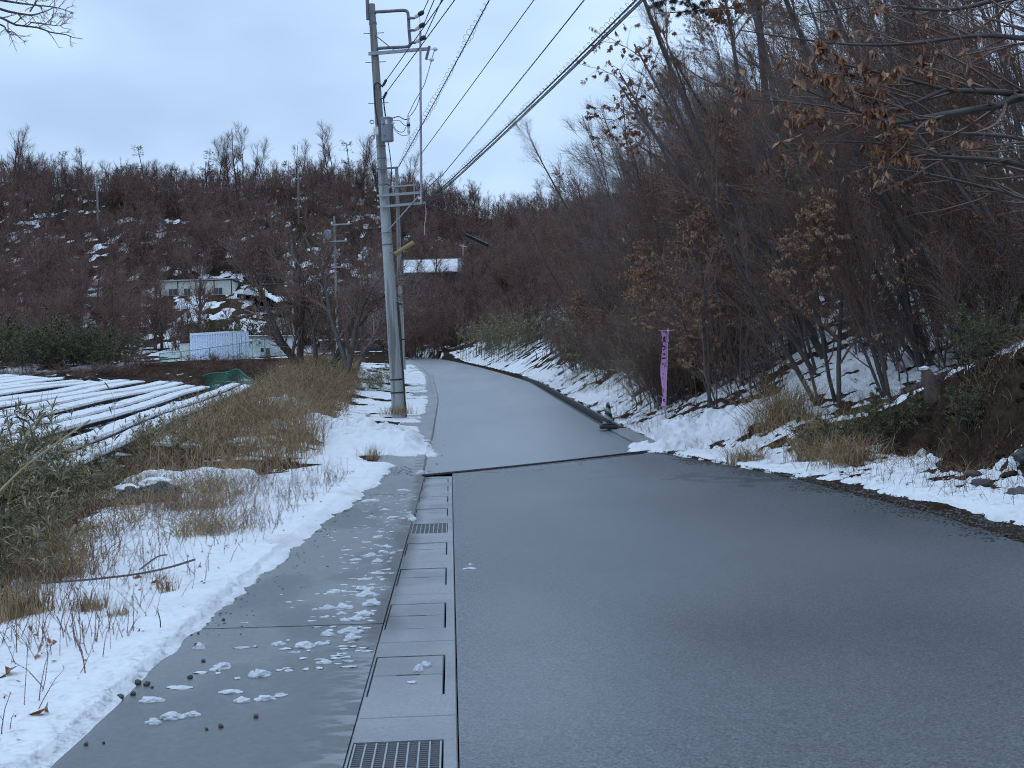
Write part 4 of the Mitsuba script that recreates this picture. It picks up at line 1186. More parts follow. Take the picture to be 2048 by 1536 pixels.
for x in (0, Lc - 0.1):
    for y in (-0.003, Wc - 0.1):
        part(cn, 'corner_post', place(box(x, x + 0.1, y, y + 0.103, 0.112, Hc - 0.058), oc, ang), 'container_white')
for y in (0.12, Wc / 2 + 0.02):
    d_ = part(cn, 'door', place(box(Lc - 0.03, Lc + 0.015, y, y + Wc / 2 - 0.16, 0.15, Hc - 0.12, 0.01), oc, ang), 'container_white')
    for yy in (y + 0.22, y + 0.72):
        put(numbered(d_ + '__lock_rod'), place(rod((Lc + 0.04, yy, 0.15), (Lc + 0.04, yy, Hc - 0.12), 0.02, 0.02, 6), oc, ang), 'galvanised')
    for zz_ in (0.5, 0.9, 1.3, 1.7):
        put(numbered(d_ + '__rib'), place(box(Lc + 0.01, Lc + 0.035, y + 0.04, y + Wc / 2 - 0.2, zz_, zz_ + 0.10), oc, ang), 'container_white')
eb = thing('electric_cabinet', 'beige metal cabinet at the left end of the white container', 'cabinet')
ob = V(-26.75, 111.0, 3.85)
part(eb, 'case', place(box(0, 1.0, 0, 0.9, 0, 1.62, 0.02), ob, ang), 'beige_panel')
part(eb, 'roof', place(box(-0.05, 1.05, -0.05, 0.95, 1.62, 1.68), ob, ang), 'beige_panel')
part(eb, 'door', place(box(0.06, 0.94, -0.02, 0.01, 0.1, 1.54, 0.01), ob, ang), 'beige_panel')
hut = thing('prefab_hut', 'white prefab hut with two vents and a brown door right of the container', 'hut')
oh, ah = V(*(-21.798, 112.000, 4.266)), math.atan2(4.0, 3.7)
oh[2] -= 0.25
Lh = 5.6
part(hut, 'wall', place(box(0, Lh, 0, 2.4, 0, 1.95), oh, ah), 'hut_white')
for i in range(6):
    part(hut, 'panel_seam', place(box(0.9 * (i + 1) - 0.015, 0.9 * (i + 1) + 0.015, -0.015, 0.0, 0.05, 1.93), oh, ah), 'galvanised')
rf = part(hut, 'roof', place(box(-0.15, Lh + 0.15, -0.25, 2.55, 1.953, 2.05), oh, ah), 'roof_grey')
put(rf + '__snow', place(box(-0.1, Lh + 0.1, -0.1, 2.5, 2.05, 2.12, 0.03), oh, ah), 'snow_white')
for x in (0.35, 1.25):
    vt = part(hut, 'vent', place(box(x, x + 0.42, -0.28, 0.0, 1.35, 1.75, 0.05), oh, ah), 'hut_white')
    put(vt + '__louvre', place(box(x + 0.05, x + 0.37, -0.285, -0.27, 1.4, 1.6), oh, ah), 'galv_dark')
dd = part(hut, 'door', place(box(2.25, 2.65, -0.03, 0.0, 0.1, 1.05), oh, ah), 'brown_door')
put(dd + '__handle', place(box(2.58, 2.62, -0.06, -0.03, 0.5, 0.6), oh, ah), 'galvanised')
part(hut, 'window', place(box(1.75, 2.05, -0.02, 0.0, 0.75, 1.05), oh, ah), 'dark_glass')

# ---- green fence
fn = thing('green_fence', 'green wire mesh fence in front of the white container', 'fence')
fp = [(-26.583, 104.000, 3.273), (-25.193, 105.000, 3.394), (-22.900, 104.500, 3.586), (-20.710, 105.000, 3.872), (-19.327, 108.000, 4.274), (-18.566, 111.000, 4.555)]
fh = 1.35
for i, p in enumerate(fp):
    part(fn, 'post', rod(V(*p) - (0, 0, 0.4), V(*p) + (0, 0, fh), 0.035, 0.035, 6), 'green_wire')
for a, b in zip(fp[:-1], fp[1:]):
    a, b = V(*a), V(*b)
    for z in (0.08, fh - 0.02):
        part(fn, 'rail', rod(a + (0, 0, z), b + (0, 0, z), 0.022, 0.022, 5), 'green_wire')
    L_ = np.linalg.norm(b - a)
    st = []
    sp = 0.10 if a[0] < -26 else 0.30
    for t in np.arange(0, L_ + fh, sp):
        for sgn in (1, -1):
            s0_, s1_ = (t - fh, t) if sgn > 0 else (t, t - fh)
            z0_, z1_ = 0.0, fh
            lo, hi = max(min(s0_, s1_), 0), min(max(s0_, s1_), L_)
            if hi - lo < 0.02:
                continue
            za = z0_ + (lo - s0_) / (s1_ - s0_) * fh
            zb = z0_ + (hi - s0_) / (s1_ - s0_) * fh
            st.append(np.array([a + (b - a) * lo / L_ + (0, 0, za), a + (b - a) * hi / L_ + (0, 0, zb)]))
    part(fn, 'wire_mesh', tubes(np.array(st), np.full((len(st), 2), 0.011 if sp < 0.2 else 0.0045), 3), 'green_wire', kind='stuff')

# ---- green netting over the field edge
nt = thing('green_netting', 'dark green netting draped at the upper edge of the snowy racks', 'netting')
nc = [[V(*(-16.637, 74.000, 2.424)), V(*(-14.871, 72.000, 2.622)), V(*(-13.820, 70.000, 2.623)), V(*(-12.142, 66.000, 1.764))], [V(*(-16.464, 74.000, 1.881)), V(*(-15.022, 72.000, 1.946)), V(*(-13.894, 70.000, 1.861)), V(*(-12.103, 66.000, 1.427))], [V(*(-16.371, 74.000, 1.394)), V(*(-15.170, 72.000, 1.374)), V(*(-13.517, 69.000, 1.098)), V(*(-12.478, 66.000, 0.958))]]
def net_xyz(s, t):
    rows = [np.stack([np.interp(s, np.linspace(0, 1, 4), [p[i] for p in r]) for i in range(3)], -1) for r in nc]
    t = t[..., None]
    return rows[0] * (1 - t) * (1 - 2 * t).clip(0) / (1 - t + 1e-9) + (rows[1] * (1 - np.abs(2 * t - 1))) + rows[2] * (2 * t - 1).clip(0) + np.stack([0 * s, 0.25 * np.sin(s * 9 + t[..., 0] * 4), 0.05 * np.sin(s * 14)], -1)
st = [net_xyz(np.linspace(0, 1, 30), np.full(30, t)) for t in np.linspace(0, 1, 26)]
su = [net_xyz(np.full(12, s), np.linspace(0, 1, 12)) for s in np.linspace(0, 1, 70)]
part(nt, 'net', join(tubes(np.array(st), np.full((26, 30), 0.014), 3), tubes(np.array(su), np.full((70, 12), 0.014), 3)), 'green_net', kind='stuff')
part(nt, 'edge_rope', tubes(net_xyz(np.linspace(0, 1, 30), np.zeros(30)), np.full(30, 0.03), 4), 'green_net')

# ---- long low racks under snow in the field on the left
rng = np.random.default_rng(31)
ROWS = [(-1.7, 27, 66, 0.55), (0.0, 22, 70, 0.6), (1.9, 19, 66, 0.65), (3.9, 18, 72, 0.7), (6.1, 18, 73, 0.75), (8.4, 19, 72, 0.75), (10.9, 21, 75, 0.8), (13.6, 23, 80, 1.0), (16.6, 25, 82, 1.0)]
POS = ['nearest the road', 'second from the road', 'third from the road', 'fourth from the road', 'fifth from the road', 'sixth from the road', 'third farthest', 'second farthest', 'farthest']
for (off, ya, yb, wid), pos in zip(ROWS, POS):
    rk = thing('snowy_rack', f'long snowy rack of dark panels in the left field, {pos}', 'panel rack', 'snow covered racks in the left field')
    n = int((yb - ya) / 0.25)
    Yr = np.linspace(ya, yb, n)
    xc = -8.1 - 0.124 * (Yr - 25) - off
    zc = 0.50 + 0.03 * (Yr - 25) + 0.05 * off + 0.03 * np.sin(Yr * 0.21 + off) + 0.05 * (nfbm(xy3(Yr, Yr * 0, 0.2, off), 2) - 0.5)
    for j, (a, b) in enumerate(((-wid, -0.06), (0.06, wid))):
        tilt = 0.10
        def sheet(a, b, dz, wav=0.0, seed=0):
            e1 = wav * (nfbm(xy3(Yr, Yr * 0 + seed, 1.1), 4, seed=3) - 0.5)
            e2 = wav * (nfbm(xy3(Yr, Yr * 0 + seed + 7, 1.1), 4, seed=3) - 0.5)
            l, r_ = np.stack([xc + a + e1, Yr, zc - (a + e1) * tilt + dz], 1), np.stack([xc + b + e2, Yr, zc - (b + e2) * tilt + dz], 1)
            return l, r_
        def slab(a, b, z0, z1, wav=0.0, seed=0, inset=0.0):
            lt, rt = sheet(a + inset, b - inset, z1, wav, seed)
            lb, rb = sheet(a, b, z0, wav, seed)
            v = np.concatenate([lt, rt, rb, lb])
            f = []
            for s_ in range(4):
                A, Bq = s_ * n, ((s_ + 1) % 4) * n
                i = np.arange(n - 1)
                f += [np.stack([A + i, Bq + i, Bq + i + 1], 1), np.stack([A + i, Bq + i + 1, A + i + 1], 1)]
            f.append(np.array([[0, 3 * n, 2 * n], [0, 2 * n, n], [n - 1, 2 * n - 1, 3 * n - 1], [n - 1, 3 * n - 1, 4 * n - 1]]))
            return v, np.vstack(f)
        part(rk, 'panel_strip', slab(a, b, -0.05, 0.0), 'panel_dark')
        m1 = int(n * (0.985 if off > 1 else 0.90))
        part(rk, 'snow_layer', slab(a + 0.05, b - 0.05, 0.0, 0.055, 0.10, off + j, 0.03), 'snow_white', smooth=50)
    for xo in (-wid + 0.1, wid - 0.1):
        part(rk, 'rail', tubes(np.stack([xc + xo, Yr, zc - xo * 0.10 - 0.085], 1)[::8], np.full(len(Yr[::8]), 0.035), 5), 'frame_steel')
        for i in range(4, n, 13):
            part(rk, 'post', rod((xc[i] + xo, Yr[i], zc[i] - xo * 0.10 - 0.09), (xc[i] + xo * 0.9, Yr[i], zc[i] - 1.3), 0.028, 0.028, 5), 'frame_steel')

# ---- buildings on the hillside
bl = thing('long_shed', 'long cream shed with dark windows on the hillside above the container', 'building')
o, a_ = V(*(-41.798, 164.000, 12.406)), math.radians(3)
o[2] -= 0.35
part(bl, 'wall', place(box(0, 8.7, 0, 5, -0.5, 2.85), o, a_), 'beige_panel')
rf = part(bl, 'roof', place(trimesh.convex.convex_hull(np.array([(-.3, -.3, 2.85), (9.0, -.3, 2.98), (-.3, 5.3, 2.85), (9.0, 5.3, 2.98), (-.3, 2.5, 3.25), (9, 2.5, 3.35)])), o, a_), 'roof_grey')
for x in (0.05, 2.2, 4.35, 6.5, 8.55):
    part(bl, 'pillar', place(box(x, x + 0.12, -0.06, -0.001, -0.5, 2.84), o, a_), 'timber_dark')
for x0, x1 in ((1.2, 2.15), (3.0, 3.7), (4.6, 5.5), (6.65, 7.5)):
    wd = part(bl, 'window', place(box(x0, x1, -0.05, -0.001, 1.2, 1.95), o, a_), 'dark_glass')
    put(wd + '__frame', place(join(box(x0 - .05, x1 + .05, -0.07, -0.002, 1.95, 2.02), box(x0 - .05, x1 + .05, -0.07, -0.002, 1.13, 1.2), box((x0 + x1) / 2 - .03, (x0 + x1) / 2 + .03, -0.06, -0.051, 1.2, 1.95)), o, a_), 'galvanised')
b2 = thing('grey_shed', 'pale grey shed half hidden by trees right of the long cream shed', 'building')
o = V(*(-32.557, 170.000, 13.104))
o[2] -= 1.5
part(b2, 'wall', place(box(0, 6.6, 0, 4, -0.5, 3.1), o, 0.06), 'hut_white')
part(b2, 'roof', place(trimesh.convex.convex_hull(np.array([(-.3, -.3, 3.1), (6.9, -.3, 3.1), (-.3, 4.3, 3.5), (6.9, 4.3, 3.5), (-.3, -.3, 3.2), (6.9, -.3, 3.2)])), o, 0.06), 'roof_grey')
for x in (1.0, 3.6):
    wd = part(b2, 'window', place(box(x, x + 1.1, -0.04, -0.001, 1.4, 2.3), o, 0.06), 'dark_glass')
    put(wd + '__frame', place(join(box(x - .05, x + 1.15, -0.06, -0.002, 2.3, 2.37), box(x - .05, x + 1.15, -0.06, -0.002, 1.33, 1.4)), o, 0.06), 'galvanised')
hs = thing('snow_roof_house', 'house with a snow covered roof above the trees at the road bend', 'house')
o = V(*(-11.693, 150.000, 13.852))
hz = G(o[0] + 3, 152) - o[2]
part(hs, 'wall', place(box(0.3, 6.2, 0.3, 4.7, hz - 0.5, 0.05), o, 0), 'timber_dark')
gable = np.array([(0, 0, 0), (6.5, 0, 0), (6.5, 5, 0), (0, 5, 0), (0.0, 2.5, 1.75), (6.5, 2.5, 1.75)], float)
rf = part(hs, 'roof', place(trimesh.convex.convex_hull(gable + [0, 0, 0.055]), o, 0), 'roof_grey')
sl = np.array([(0.15, 0.1, 0.20), (6.1, 0.1, 0.20), (6.1, 2.2, 1.68), (0.15, 2.2, 1.68), (0.15, 0.1, 0.12), (6.1, 0.1, 0.12), (6.1, 2.2, 1.58), (0.15, 2.2, 1.58)])
put(rf + '__snow', place(trimesh.convex.convex_hull(sl), o, 0), 'snow_white')
wd = part(hs, 'window', place(box(2.2, 3.6, 0.26, 0.299, -1.4, -0.5), o, 0), 'dark_glass')
an = thing('antenna', 'thin house antenna standing right of the snowy roof', 'antenna')
part(an, 'mast', rod((-4.892, 148.000, 14.460), (-4.825, 148.000, 16.719), 0.03, 0.03, 5), 'white_plastic')
part(an, 'boom', rod((-5.206, 148.000, 16.569), (-4.404, 148.000, 16.383), 0.025, 0.025, 5), 'white_plastic')

# ---- parked car on the hillside
cr = thing('parked_car', 'white hatchback parked right of the long shed', 'car')
o, a_ = V(*(-31.696, 160.000, 12.220)), 0.02
o[2] = max(o[2], G(o[0] + 1.7, 160)) - 0.0
def prism(prof, y0, y1):
    n = len(prof)
    v = np.array([(x, y, z) for y in (y0, y1) for x, z in prof])
    f = [[i, (i + 1) % n, n + (i + 1) % n] for i in range(n)] + [[i, n + (i + 1) % n, n + i] for i in range(n)]
    t = trimesh.creation.triangulate_polygon(Polygon(prof), engine='earcut')[1]
    return v, np.vstack([np.array(f), t, np.array(t)[:, ::-1] + n])
part(cr, 'body', place(prism([(0, .3), (0.05, .75), (.75, .92), (1.25, 1.38), (2.9, 1.42), (3.35, 1.0), (3.4, .3)], 0, 1.5), o, a_), 'white_plastic')
part(cr, 'window', place(prism([(.95, .95), (1.3, 1.30), (2.05, 1.33), (2.05, .95)], -0.012, 1.512), o, a_), 'dark_glass')
part(cr, 'window', place(prism([(2.12, .95), (2.12, 1.33), (2.85, 1.33), (3.1, 1.0)], -0.012, 1.512), o, a_), 'dark_glass')
part(cr, 'windscreen', place(prism([(.72, .95), (.86, .95), (1.26, 1.34), (1.2, 1.36)], 0.12, 1.38), o, a_), 'dark_glass')
for x in (.62, 2.75):
    for y in (0.0, 1.35):
        w_ = part(cr, 'wheel', place(lathe([(0.1, -0.02), (0.29, 0.0), (0.29, 0.17), (0.1, 0.19)], (x, y - 0.01, 0.29), (0, 1, 0), 16), o, a_), 'black_plastic', smooth=35)
        put(w_ + '__rim', place(lathe([(0.16, -0.03), (0.18, 0.0), (0.18, 0.02)], (x, y - 0.02, 0.29), (0, 1, 0), 12), o, a_), 'galvanised')
part(cr, 'headlight', place(box(-0.01, 0.12, 0.08, 0.4, .62, .78, .02), o, a_), 'porcelain')
part(cr, 'headlight', place(box(-0.01, 0.12, 1.1, 1.42, .62, .78, .02), o, a_), 'porcelain')

# ---- block retaining wall at the bend
rw = thing('retaining_wall', 'dark stepped block retaining wall with snow at the far bend', 'wall')
w0, w1 = V(*(-16.262, 117.000, 4.281)), V(*(-11.347, 119.000, 4.261))
rngw = np.random.default_rng(3)
for c in range(6):
    for i in range(8):
        t0, t1 = (i + 0.02) / 8, (i + 0.98) / 8
        a, b = w0 + (w1 - w0) * t0, w0 + (w1 - w0) * t1
        z0 = 0.27 * c - 0.2
        part(rw, 'block', bar(a + (0, 0.10 * c + rngw.uniform(-.02, .02), z0 + 0.125), b + (0, 0.10 * c + rngw.uniform(-.02, .02), z0 + 0.125), 0.5, 0.245), 'stone_dark')
part(rw, 'backfill', bar(w0 + (0, 1.2, 0.4), w1 + (0, 1.2, 0.4), 1.6, 1.9), 'soil_and_litter')
part(rw, 'snow_cap', bar(w0 + (0, 1.0, 1.48), w1 + (0, 1.0, 1.44), 1.8, 0.12), 'snow_white')
gg = thing('guy_stay', 'pale slanting stay tube in front of the block wall', 'stay')
part(gg, 'tube', rod((-12.179, 112.000, 4.388), (-11.294, 112.000, 5.380), 0.09, 0.09, 8), 'white_plastic')
part(gg, 'wire', rod((-11.294, 112.000, 5.380), (-9.323, 112.000, 8.622), 0.02, 0.02, 4), 'galv_dark')

# ==================================================================== PLANTS AND SMALL THINGS NEAR THE ROAD
def bamboo_variant(name, seed, n_culm, height, n_leaf, leaf_len, base, lean=(0, 0), dry=0.25):
    rng = np.random.default_rng(seed)
    P, R = stems(rng, n_culm, height, lean, 0.22, base, 0.006, k=6, wob=0.07, hvar=0.45)
    Q, S = grow(rng, P, R, n=4.0, length=(0.2, 0.5), ang=(25, 60), t=(0.35, 1.0), k=3, up=0.1, rr=0.5, rmin=0.002)
    tw = tubes(Q, S, 3)
    def leaves(n):
        idx = rng.integers(0, len(Q), n)
        t = rng.random(n)[:, None]
        pos = Q[idx, -2] * (1 - t) + Q[idx, -1] * t
        d = norm(norm(Q[idx, -1] - Q[idx, -2]) * 0.6 + rng.normal(size=(n, 3)) * 0.45 + [0, 0, 0.05])
        sd = norm(np.cross(d, [0, 0, 1.0] + rng.normal(size=(n, 3)) * 0.4))
        nr = np.cross(sd, d)
        L = (leaf_len * rng.uniform(0.55, 1.25, n))[:, None]
        w = L * 0.052
        m1, m2 = pos + d * L * 0.3 + nr * L * 0.02, pos + d * L * 0.7 - [0, 0, 1] * L * 0.06
        tip = pos + d * L * 0.97 - [0, 0, 1] * L * 0.24
        v = np.stack([pos, m1 + sd * w, m1 - sd * w, m2 + sd * w * 0.8, m2 - sd * w * 0.8, tip], 1).reshape(-1, 3)
        f = np.array([[0, 1, 2], [1, 3, 4], [1, 4, 2], [3, 5, 4]])
        return v, (f[None] + (np.arange(n) * 6)[:, None, None]).reshape(-1, 3)
    variant(name, {'culms': (join(tubes(P, R, 4), tw), 'bamboo_stem', False), 'leaves': (leaves(int(n_leaf * (1 - dry))), 'bamboo_leaf', False),
                   'dry_leaves': (leaves(int(n_leaf * dry)), 'bamboo_leaf_dry', False)})

bamboo_variant('kind_bamboo_a', 61, 50, 2.0, 1700, 0.20, 0.45, dry=0.32)
bamboo_variant('kind_bamboo_b', 62, 44, 1.7, 1600, 0.18, 0.5, (0.15, 0), dry=0.38)
bamboo_variant('kind_sasa', 63, 70, 1.15, 1900, 0.17, 0.55, (-0.2, 0), dry=0.35)
r_ = np.random.default_rng(65)
P, R = stems(r_, 26, 2.0, (0, 0), 0.5, 0.5, 0.014, k=5, wob=0.14, hvar=0.4)
Q, S = grow(r_, P, R, n=7, length=(0.3, 0.9), ang=(25, 65), t=(0.2, 1.0), k=4, up=0.05, wob=0.2, rr=0.5, rmin=0.004)
variant('kind_evergreen', {'stems': (join(tubes(P, R, 4), tubes(Q, S, 3)), 'bark', False), 'foliage': (leaf_cards(r_, np.concatenate([Q[:, -3:-1], Q[:, -2:]]), 5200, 0.10, hang=0.3, width=0.38), 'evergreen_leaf', False)})
rng = np.random.default_rng(64)
# thicket standing in the dip left of the verge
def put_bamboo(x, y, s, kind, name, label, group, sink=0.1):
    plant(kind, name, x, y, G(x, y) - sink, rng.uniform(0, 360), s, rng.uniform(0.9, 1.1), False, label, 'bamboo', group)
for i in range(46):
    y = 8.6 + 17 * rng.random() ** 1.1
    w = float(np.clip(1.25 + 0.2 * (y - 9), 0.9, 5.0))
    x = float(pave_l(y)) - w - rng.uniform(0.55, 3.4)
    if x < -0.46 * y:
        continue
    s = min(rng.uniform(0.85, 1.1), (0.98 - 0.012 * y - G(x, y)) / 1.5) * (1.35 if i % 8 == 0 else 1)
    put_bamboo(x, y, max(s, 0.5), ('kind_bamboo_a', 'kind_bamboo_b')[i % 2], 'bamboo_clump', 'dense olive dwarf bamboo clump in the thicket left of the snowy verge', 'dwarf bamboo of the left thicket')
for x, y, s in ((-6.9, 27.5, .75), (-7.6, 30, .8), (-7.2, 33, .8), (-8.2, 36, .8), (-7.9, 40, .8), (-6.5, 44, .7), (-8.6, 46, .9), (-8.9, 52, .9), (-7.4, 56, .8), (-6.8, 50, .7), (-5.9, 62, .8), (-5.6, 55, .7)):
    put_bamboo(x, y, s, 'kind_sasa', 'bamboo_clump', 'low olive bamboo clump in the dry grass between field and road', 'low bamboo between field and road')
for x, y, s in ((-36, 99, 2.2), (-33.5, 97, 2.3), (-31, 98, 2.2), (-29, 97, 2.0), (-38.5, 100, 2.2), (-34.5, 101, 2.6), (-31.5, 102, 2.4), (-41.5, 103, 1.8), (-29.2, 101, 1.8)):
    plant('kind_evergreen', 'olive_bush', x, y, G(x, y) - 0.1, x * 99, s * 0.85, 1, False, 'big dark olive bush left of the green fence', 'bush', 'dark olive bushes behind the field')
for x, y, s in ((-40, 108, 2.6), (-43.5, 106, 2.8), (-45, 110, 2.8), (-38, 112, 2.4), (-27, 128, 2.2), (-24, 126, 2.0), (-20, 130, 2.2), (-30, 131, 2.0), (-15, 128, 2.2)):
    plant('kind_evergreen', 'olive_bush', x, y, G(x, y) - 0.1, x * 99, s * 0.9, 1, False, 'dark evergreen bush at the foot of the wooded hill', 'bush', 'dark evergreen bushes under the hill wood')
for y, d, s in ((35.5, 2.9, 1.1), (37, 2.3, 1.0), (38.5, 3.2, 1.2), (40, 2.4, 1.1), (41.5, 3.4, 1.2), (43, 2.6, 1.0), (39, 4.2, 1.2)):
    put_bamboo(float(road_r(y)) + d, y, s, 'kind_sasa', 'bamboo_clump', 'olive dwarf bamboo patch on the bank left of the pink banner', 'dwarf bamboo left of the banner')
for y, d, s in ((52, 2.6, 1.3), (54.5, 3.4, 1.4), (57, 2.8, 1.3), (59.5, 3.6, 1.4), (62, 3.0, 1.4), (64.5, 3.8, 1.4), (67, 3.2, 1.4)):
    put_bamboo(float(road_r(y)) + d, y, s, 'kind_sasa', 'bamboo_clump', 'olive dwarf bamboo patch farther up the right bank', 'dwarf bamboo farther up the bank')
for y, d, s in ((84, 2.5, 1.9), (88, 3.2, 2.0), (92, 2.6, 2.0), (97, 3.0, 2.1), (102, 2.4, 2.0)):
    put_bamboo(float(road_r(y)) + d, y, s, 'kind_sasa', 'bamboo_clump', 'yellowish bamboo mass at the inside of the far bend', 'bamboo at the far bend')
for y, x, s in ((19.9, 6.9, 1.0), (18.6, 6.3, .7), (21.4, 6.0, .9), (22.6, 5.4, .8), (17.0, 6.9, .8)):
    plant('kind_evergreen', 'evergreen_shrub', x, y, G(x, y) - 0.1, x * 99, s * 0.55, 1, False, 'dark green low shrub hanging over the bare soil cut', 'shrub', 'dark green shrubs on the soil cut')

# dark trees left of the tall pole
LV_MID = [dict(n=9, length=(1.8, 3.8), ang=(28, 60), t=(0.18, 0.9), k=6, up=0.16, wob=0.15, rr=0.6, rmin=0.016),
          dict(n=9, length=(0.8, 1.9), ang=(24, 58), t=(0.2, 1.0), k=5, up=0.12, wob=0.18, rr=0.5, rmin=0.009),
          dict(n=8, length=(0.35, 0.95), ang=(20, 58), t=(0.1, 1.0), k=4, up=0.1, wob=0.18, rr=0.55, rmin=0.0055, taper=0.5)]
for i, (x, y, h, lean, ns, lab) in enumerate(((*(-8.918, 58.000, 2.461)[:2], 6.4, (-0.28, 0), 2, 'dark bare tree leaning left right of the prefab hut'), (*(-7.836, 57.000, 2.272)[:2], 6.6, (0.02, 0), 2, 'dark bare tree standing upright in the middle of three by the road'),
                                              (*(-6.665, 55.000, 2.098)[:2], 7.6, (0.10, 0), 2, 'dark bare tree with long limbs reaching towards the tall pole'), (*(-7.684, 68.000, 2.668)[:2], 7.0, (0.05, 0), 1, 'thin dark tree between the tall pole and the block wall'))):
    r_ = np.random.default_rng(200 + i)
    P, R = stems(r_, ns, h, lean, 0.26, 0.1, 0.13, k=8, wob=0.12)
    k = thing('roadside_tree', lab, 'tree', 'dark trees left of the tall pole')
    z0 = G(x, y)
    P = P + V(x, y, z0)
    part(k, 'trunk', tubes(P, R, 8), 'bark', smooth=True)
    ms, p, q = [], P, R
    for j, sp in enumerate(LV_MID):
        p, q = grow(r_, p, q, **sp)
        ms.append(tubes(p, q, (5, 4, 3)[j]))
    part(k, 'crown', join(*ms), 'twig')

# the near oak on the right: its boughs with big dry leaves reach into the picture
r_ = np.random.default_rng(71)
ok_ = thing('oak_tree', 'near oak reaching in from the right edge with big dry brown leaves', 'tree')
ox, oy = 5.35, 10.6
oz = G(ox, oy)
trunk = curve([(ox + 0.1, oy, oz - 0.4), (ox, oy, oz + 1.2), (ox - 0.05, oy + 0.1, oz + 3.0), (ox + 0.1, oy, oz + 5.5), (ox - 0.1, oy, oz + 8.0)], 20)
part(ok_, 'trunk', tubes(trunk, np.linspace(0.15, 0.05, len(trunk)), 12), 'bark', smooth=True)
LB = [[(4.776, 10.500, 3.337), (4.165, 10.300, 3.449), (3.785, 10.000, 3.498), (3.289, 9.800, 3.492), (3.115, 9.700, 3.490), (2.674, 9.500, 3.556), (2.181, 9.300, 3.628)],
      [(4.553, 10.500, 3.535), (3.828, 10.000, 3.489), (3.572, 9.900, 3.404), (3.251, 9.700, 3.330), (2.907, 9.500, 3.256), (2.608, 9.300, 3.189), (2.315, 9.200, 3.282), (1.996, 9.100, 3.387)],
      [(3.115, 9.700, 3.490), (2.871, 9.600, 3.381), (2.597, 9.500, 3.300), (2.328, 9.400, 3.202), (1.865, 9.300, 3.248)],
      [(4.909, 10.500, 2.684), (4.339, 10.400, 2.877), (3.845, 10.200, 3.011), (3.451, 10.000, 3.035), (3.026, 9.800, 3.036), (2.618, 9.600, 3.109), (2.177, 9.500, 3.115)],
      [(4.900, 10.500, 2.378), (4.458, 10.800, 2.656), (4.063, 10.800, 2.845), (3.681, 10.800, 2.954), (3.192, 10.600, 3.036), (2.605, 10.400, 3.080)],
      [(4.797, 10.500, 4.062), (4.304, 10.800, 4.075), (3.825, 11.000, 4.180), (3.183, 11.000, 4.119), (2.584, 11.000, 4.157), (1.907, 11.000, 4.277)],
      [(4.919, 10.500, 3.027), (4.765, 11.500, 3.317), (4.322, 12.000, 3.546), (3.668, 12.000, 3.600), (2.759, 12.000, 3.854), (2.150, 12.000, 3.916)],
      [(4.573, 10.500, 4.222), (4.195, 11.000, 4.489), (3.754, 11.500, 4.518), (3.129, 11.500, 4.578), (2.499, 11.500, 4.513)]]
bs = []
for pts in LB:
    c = curve(pts, 16)
    n_ = 14
    s_ = np.linspace(0, 1, len(c))
    bs.append(np.stack([np.interp(np.linspace(0, 1, n_), s_, c[:, i]) for i in range(3)], 1))
P = np.array(bs)
R = np.outer(np.array([0.040, 0.040, 0.016, 0.034, 0.030, 0.03, 0.028, 0.03]), np.linspace(1, 0.16, 14))
part(ok_, 'bough', tubes(P, R, 7), 'bark', smooth=True)
P1, R1 = grow(r_, P, R, n=15, length=(0.4, 1.1), ang=(20, 55), t=(0.15, 1.0), k=5, up=0.05, wob=0.12, rr=0.5, rmin=0.0035, bias=(-0.25, 0, 0))
P2, R2 = grow(r_, P1, R1, n=3.0, length=(0.15, 0.45), ang=(20, 55), t=(0.3, 1.0), k=4, up=0.05, wob=0.12, rr=0.6, rmin=0.0022, bias=(-0.2, 0, 0))
part(ok_, 'twigs', join(tubes(P1, R1, 4), tubes(P2, R2, 3)), 'twig', kind='stuff')
lv, lf = leaf_cards(r_, P2, 1300, 0.078, hang=1.0, width=0.5, clump=1.3)
part(ok_, 'leaves', (lv, lf), 'leaf_big')

# branches of a tree outside the left edge
r_ = np.random.default_rng(72)
lt = thing('overhanging_tree', 'bare twigs of a tree hanging into the top left corner', 'tree')
LB = [[(-3.371, 8.000, 4.010), (-3.027, 8.000, 3.831), (-2.839, 8.000, 3.793), (-2.766, 8.000, 3.809), (-2.678, 8.000, 3.832)], [(-3.085, 8.000, 3.856), (-2.854, 8.000, 3.791), (-2.739, 8.000, 3.752), (-2.609, 8.000, 3.719), (-2.522, 8.000, 3.702), (-2.456, 8.000, 3.683), (-2.415, 8.000, 3.667)], [(-3.173, 8.000, 3.829), (-2.914, 8.000, 3.726), (-2.857, 8.000, 3.698), (-2.741, 8.000, 3.688), (-2.669, 8.000, 3.663), (-2.582, 8.000, 3.649), (-2.539, 8.000, 3.630), (-2.481, 8.000, 3.617)],
      [(-3.146, 8.000, 3.770), (-2.916, 8.000, 3.676), (-2.864, 8.000, 3.646), (-2.848, 8.000, 3.616), (-2.801, 8.000, 3.606), (-2.779, 8.000, 3.579), (-2.739, 8.000, 3.549)], [(-2.609, 8.000, 3.719), (-2.566, 8.000, 3.680), (-2.538, 8.000, 3.668), (-2.485, 8.000, 3.666), (-2.456, 8.000, 3.660)], [(-2.741, 8.000, 3.688), (-2.696, 8.000, 3.716), (-2.637, 8.000, 3.732), (-2.607, 8.000, 3.778)], [(-2.739, 8.000, 3.752), (-2.680, 8.000, 3.774), (-2.635, 8.000, 3.808), (-2.620, 8.000, 3.836)]]
bs = []
for pts in LB:
    c = curve(pts, 16)
    s_ = np.linspace(0, 1, len(c))
    bs.append(np.stack([np.interp(np.linspace(0, 1, 14), s_, c[:, i]) for i in range(3)], 1))
P = np.array(bs)
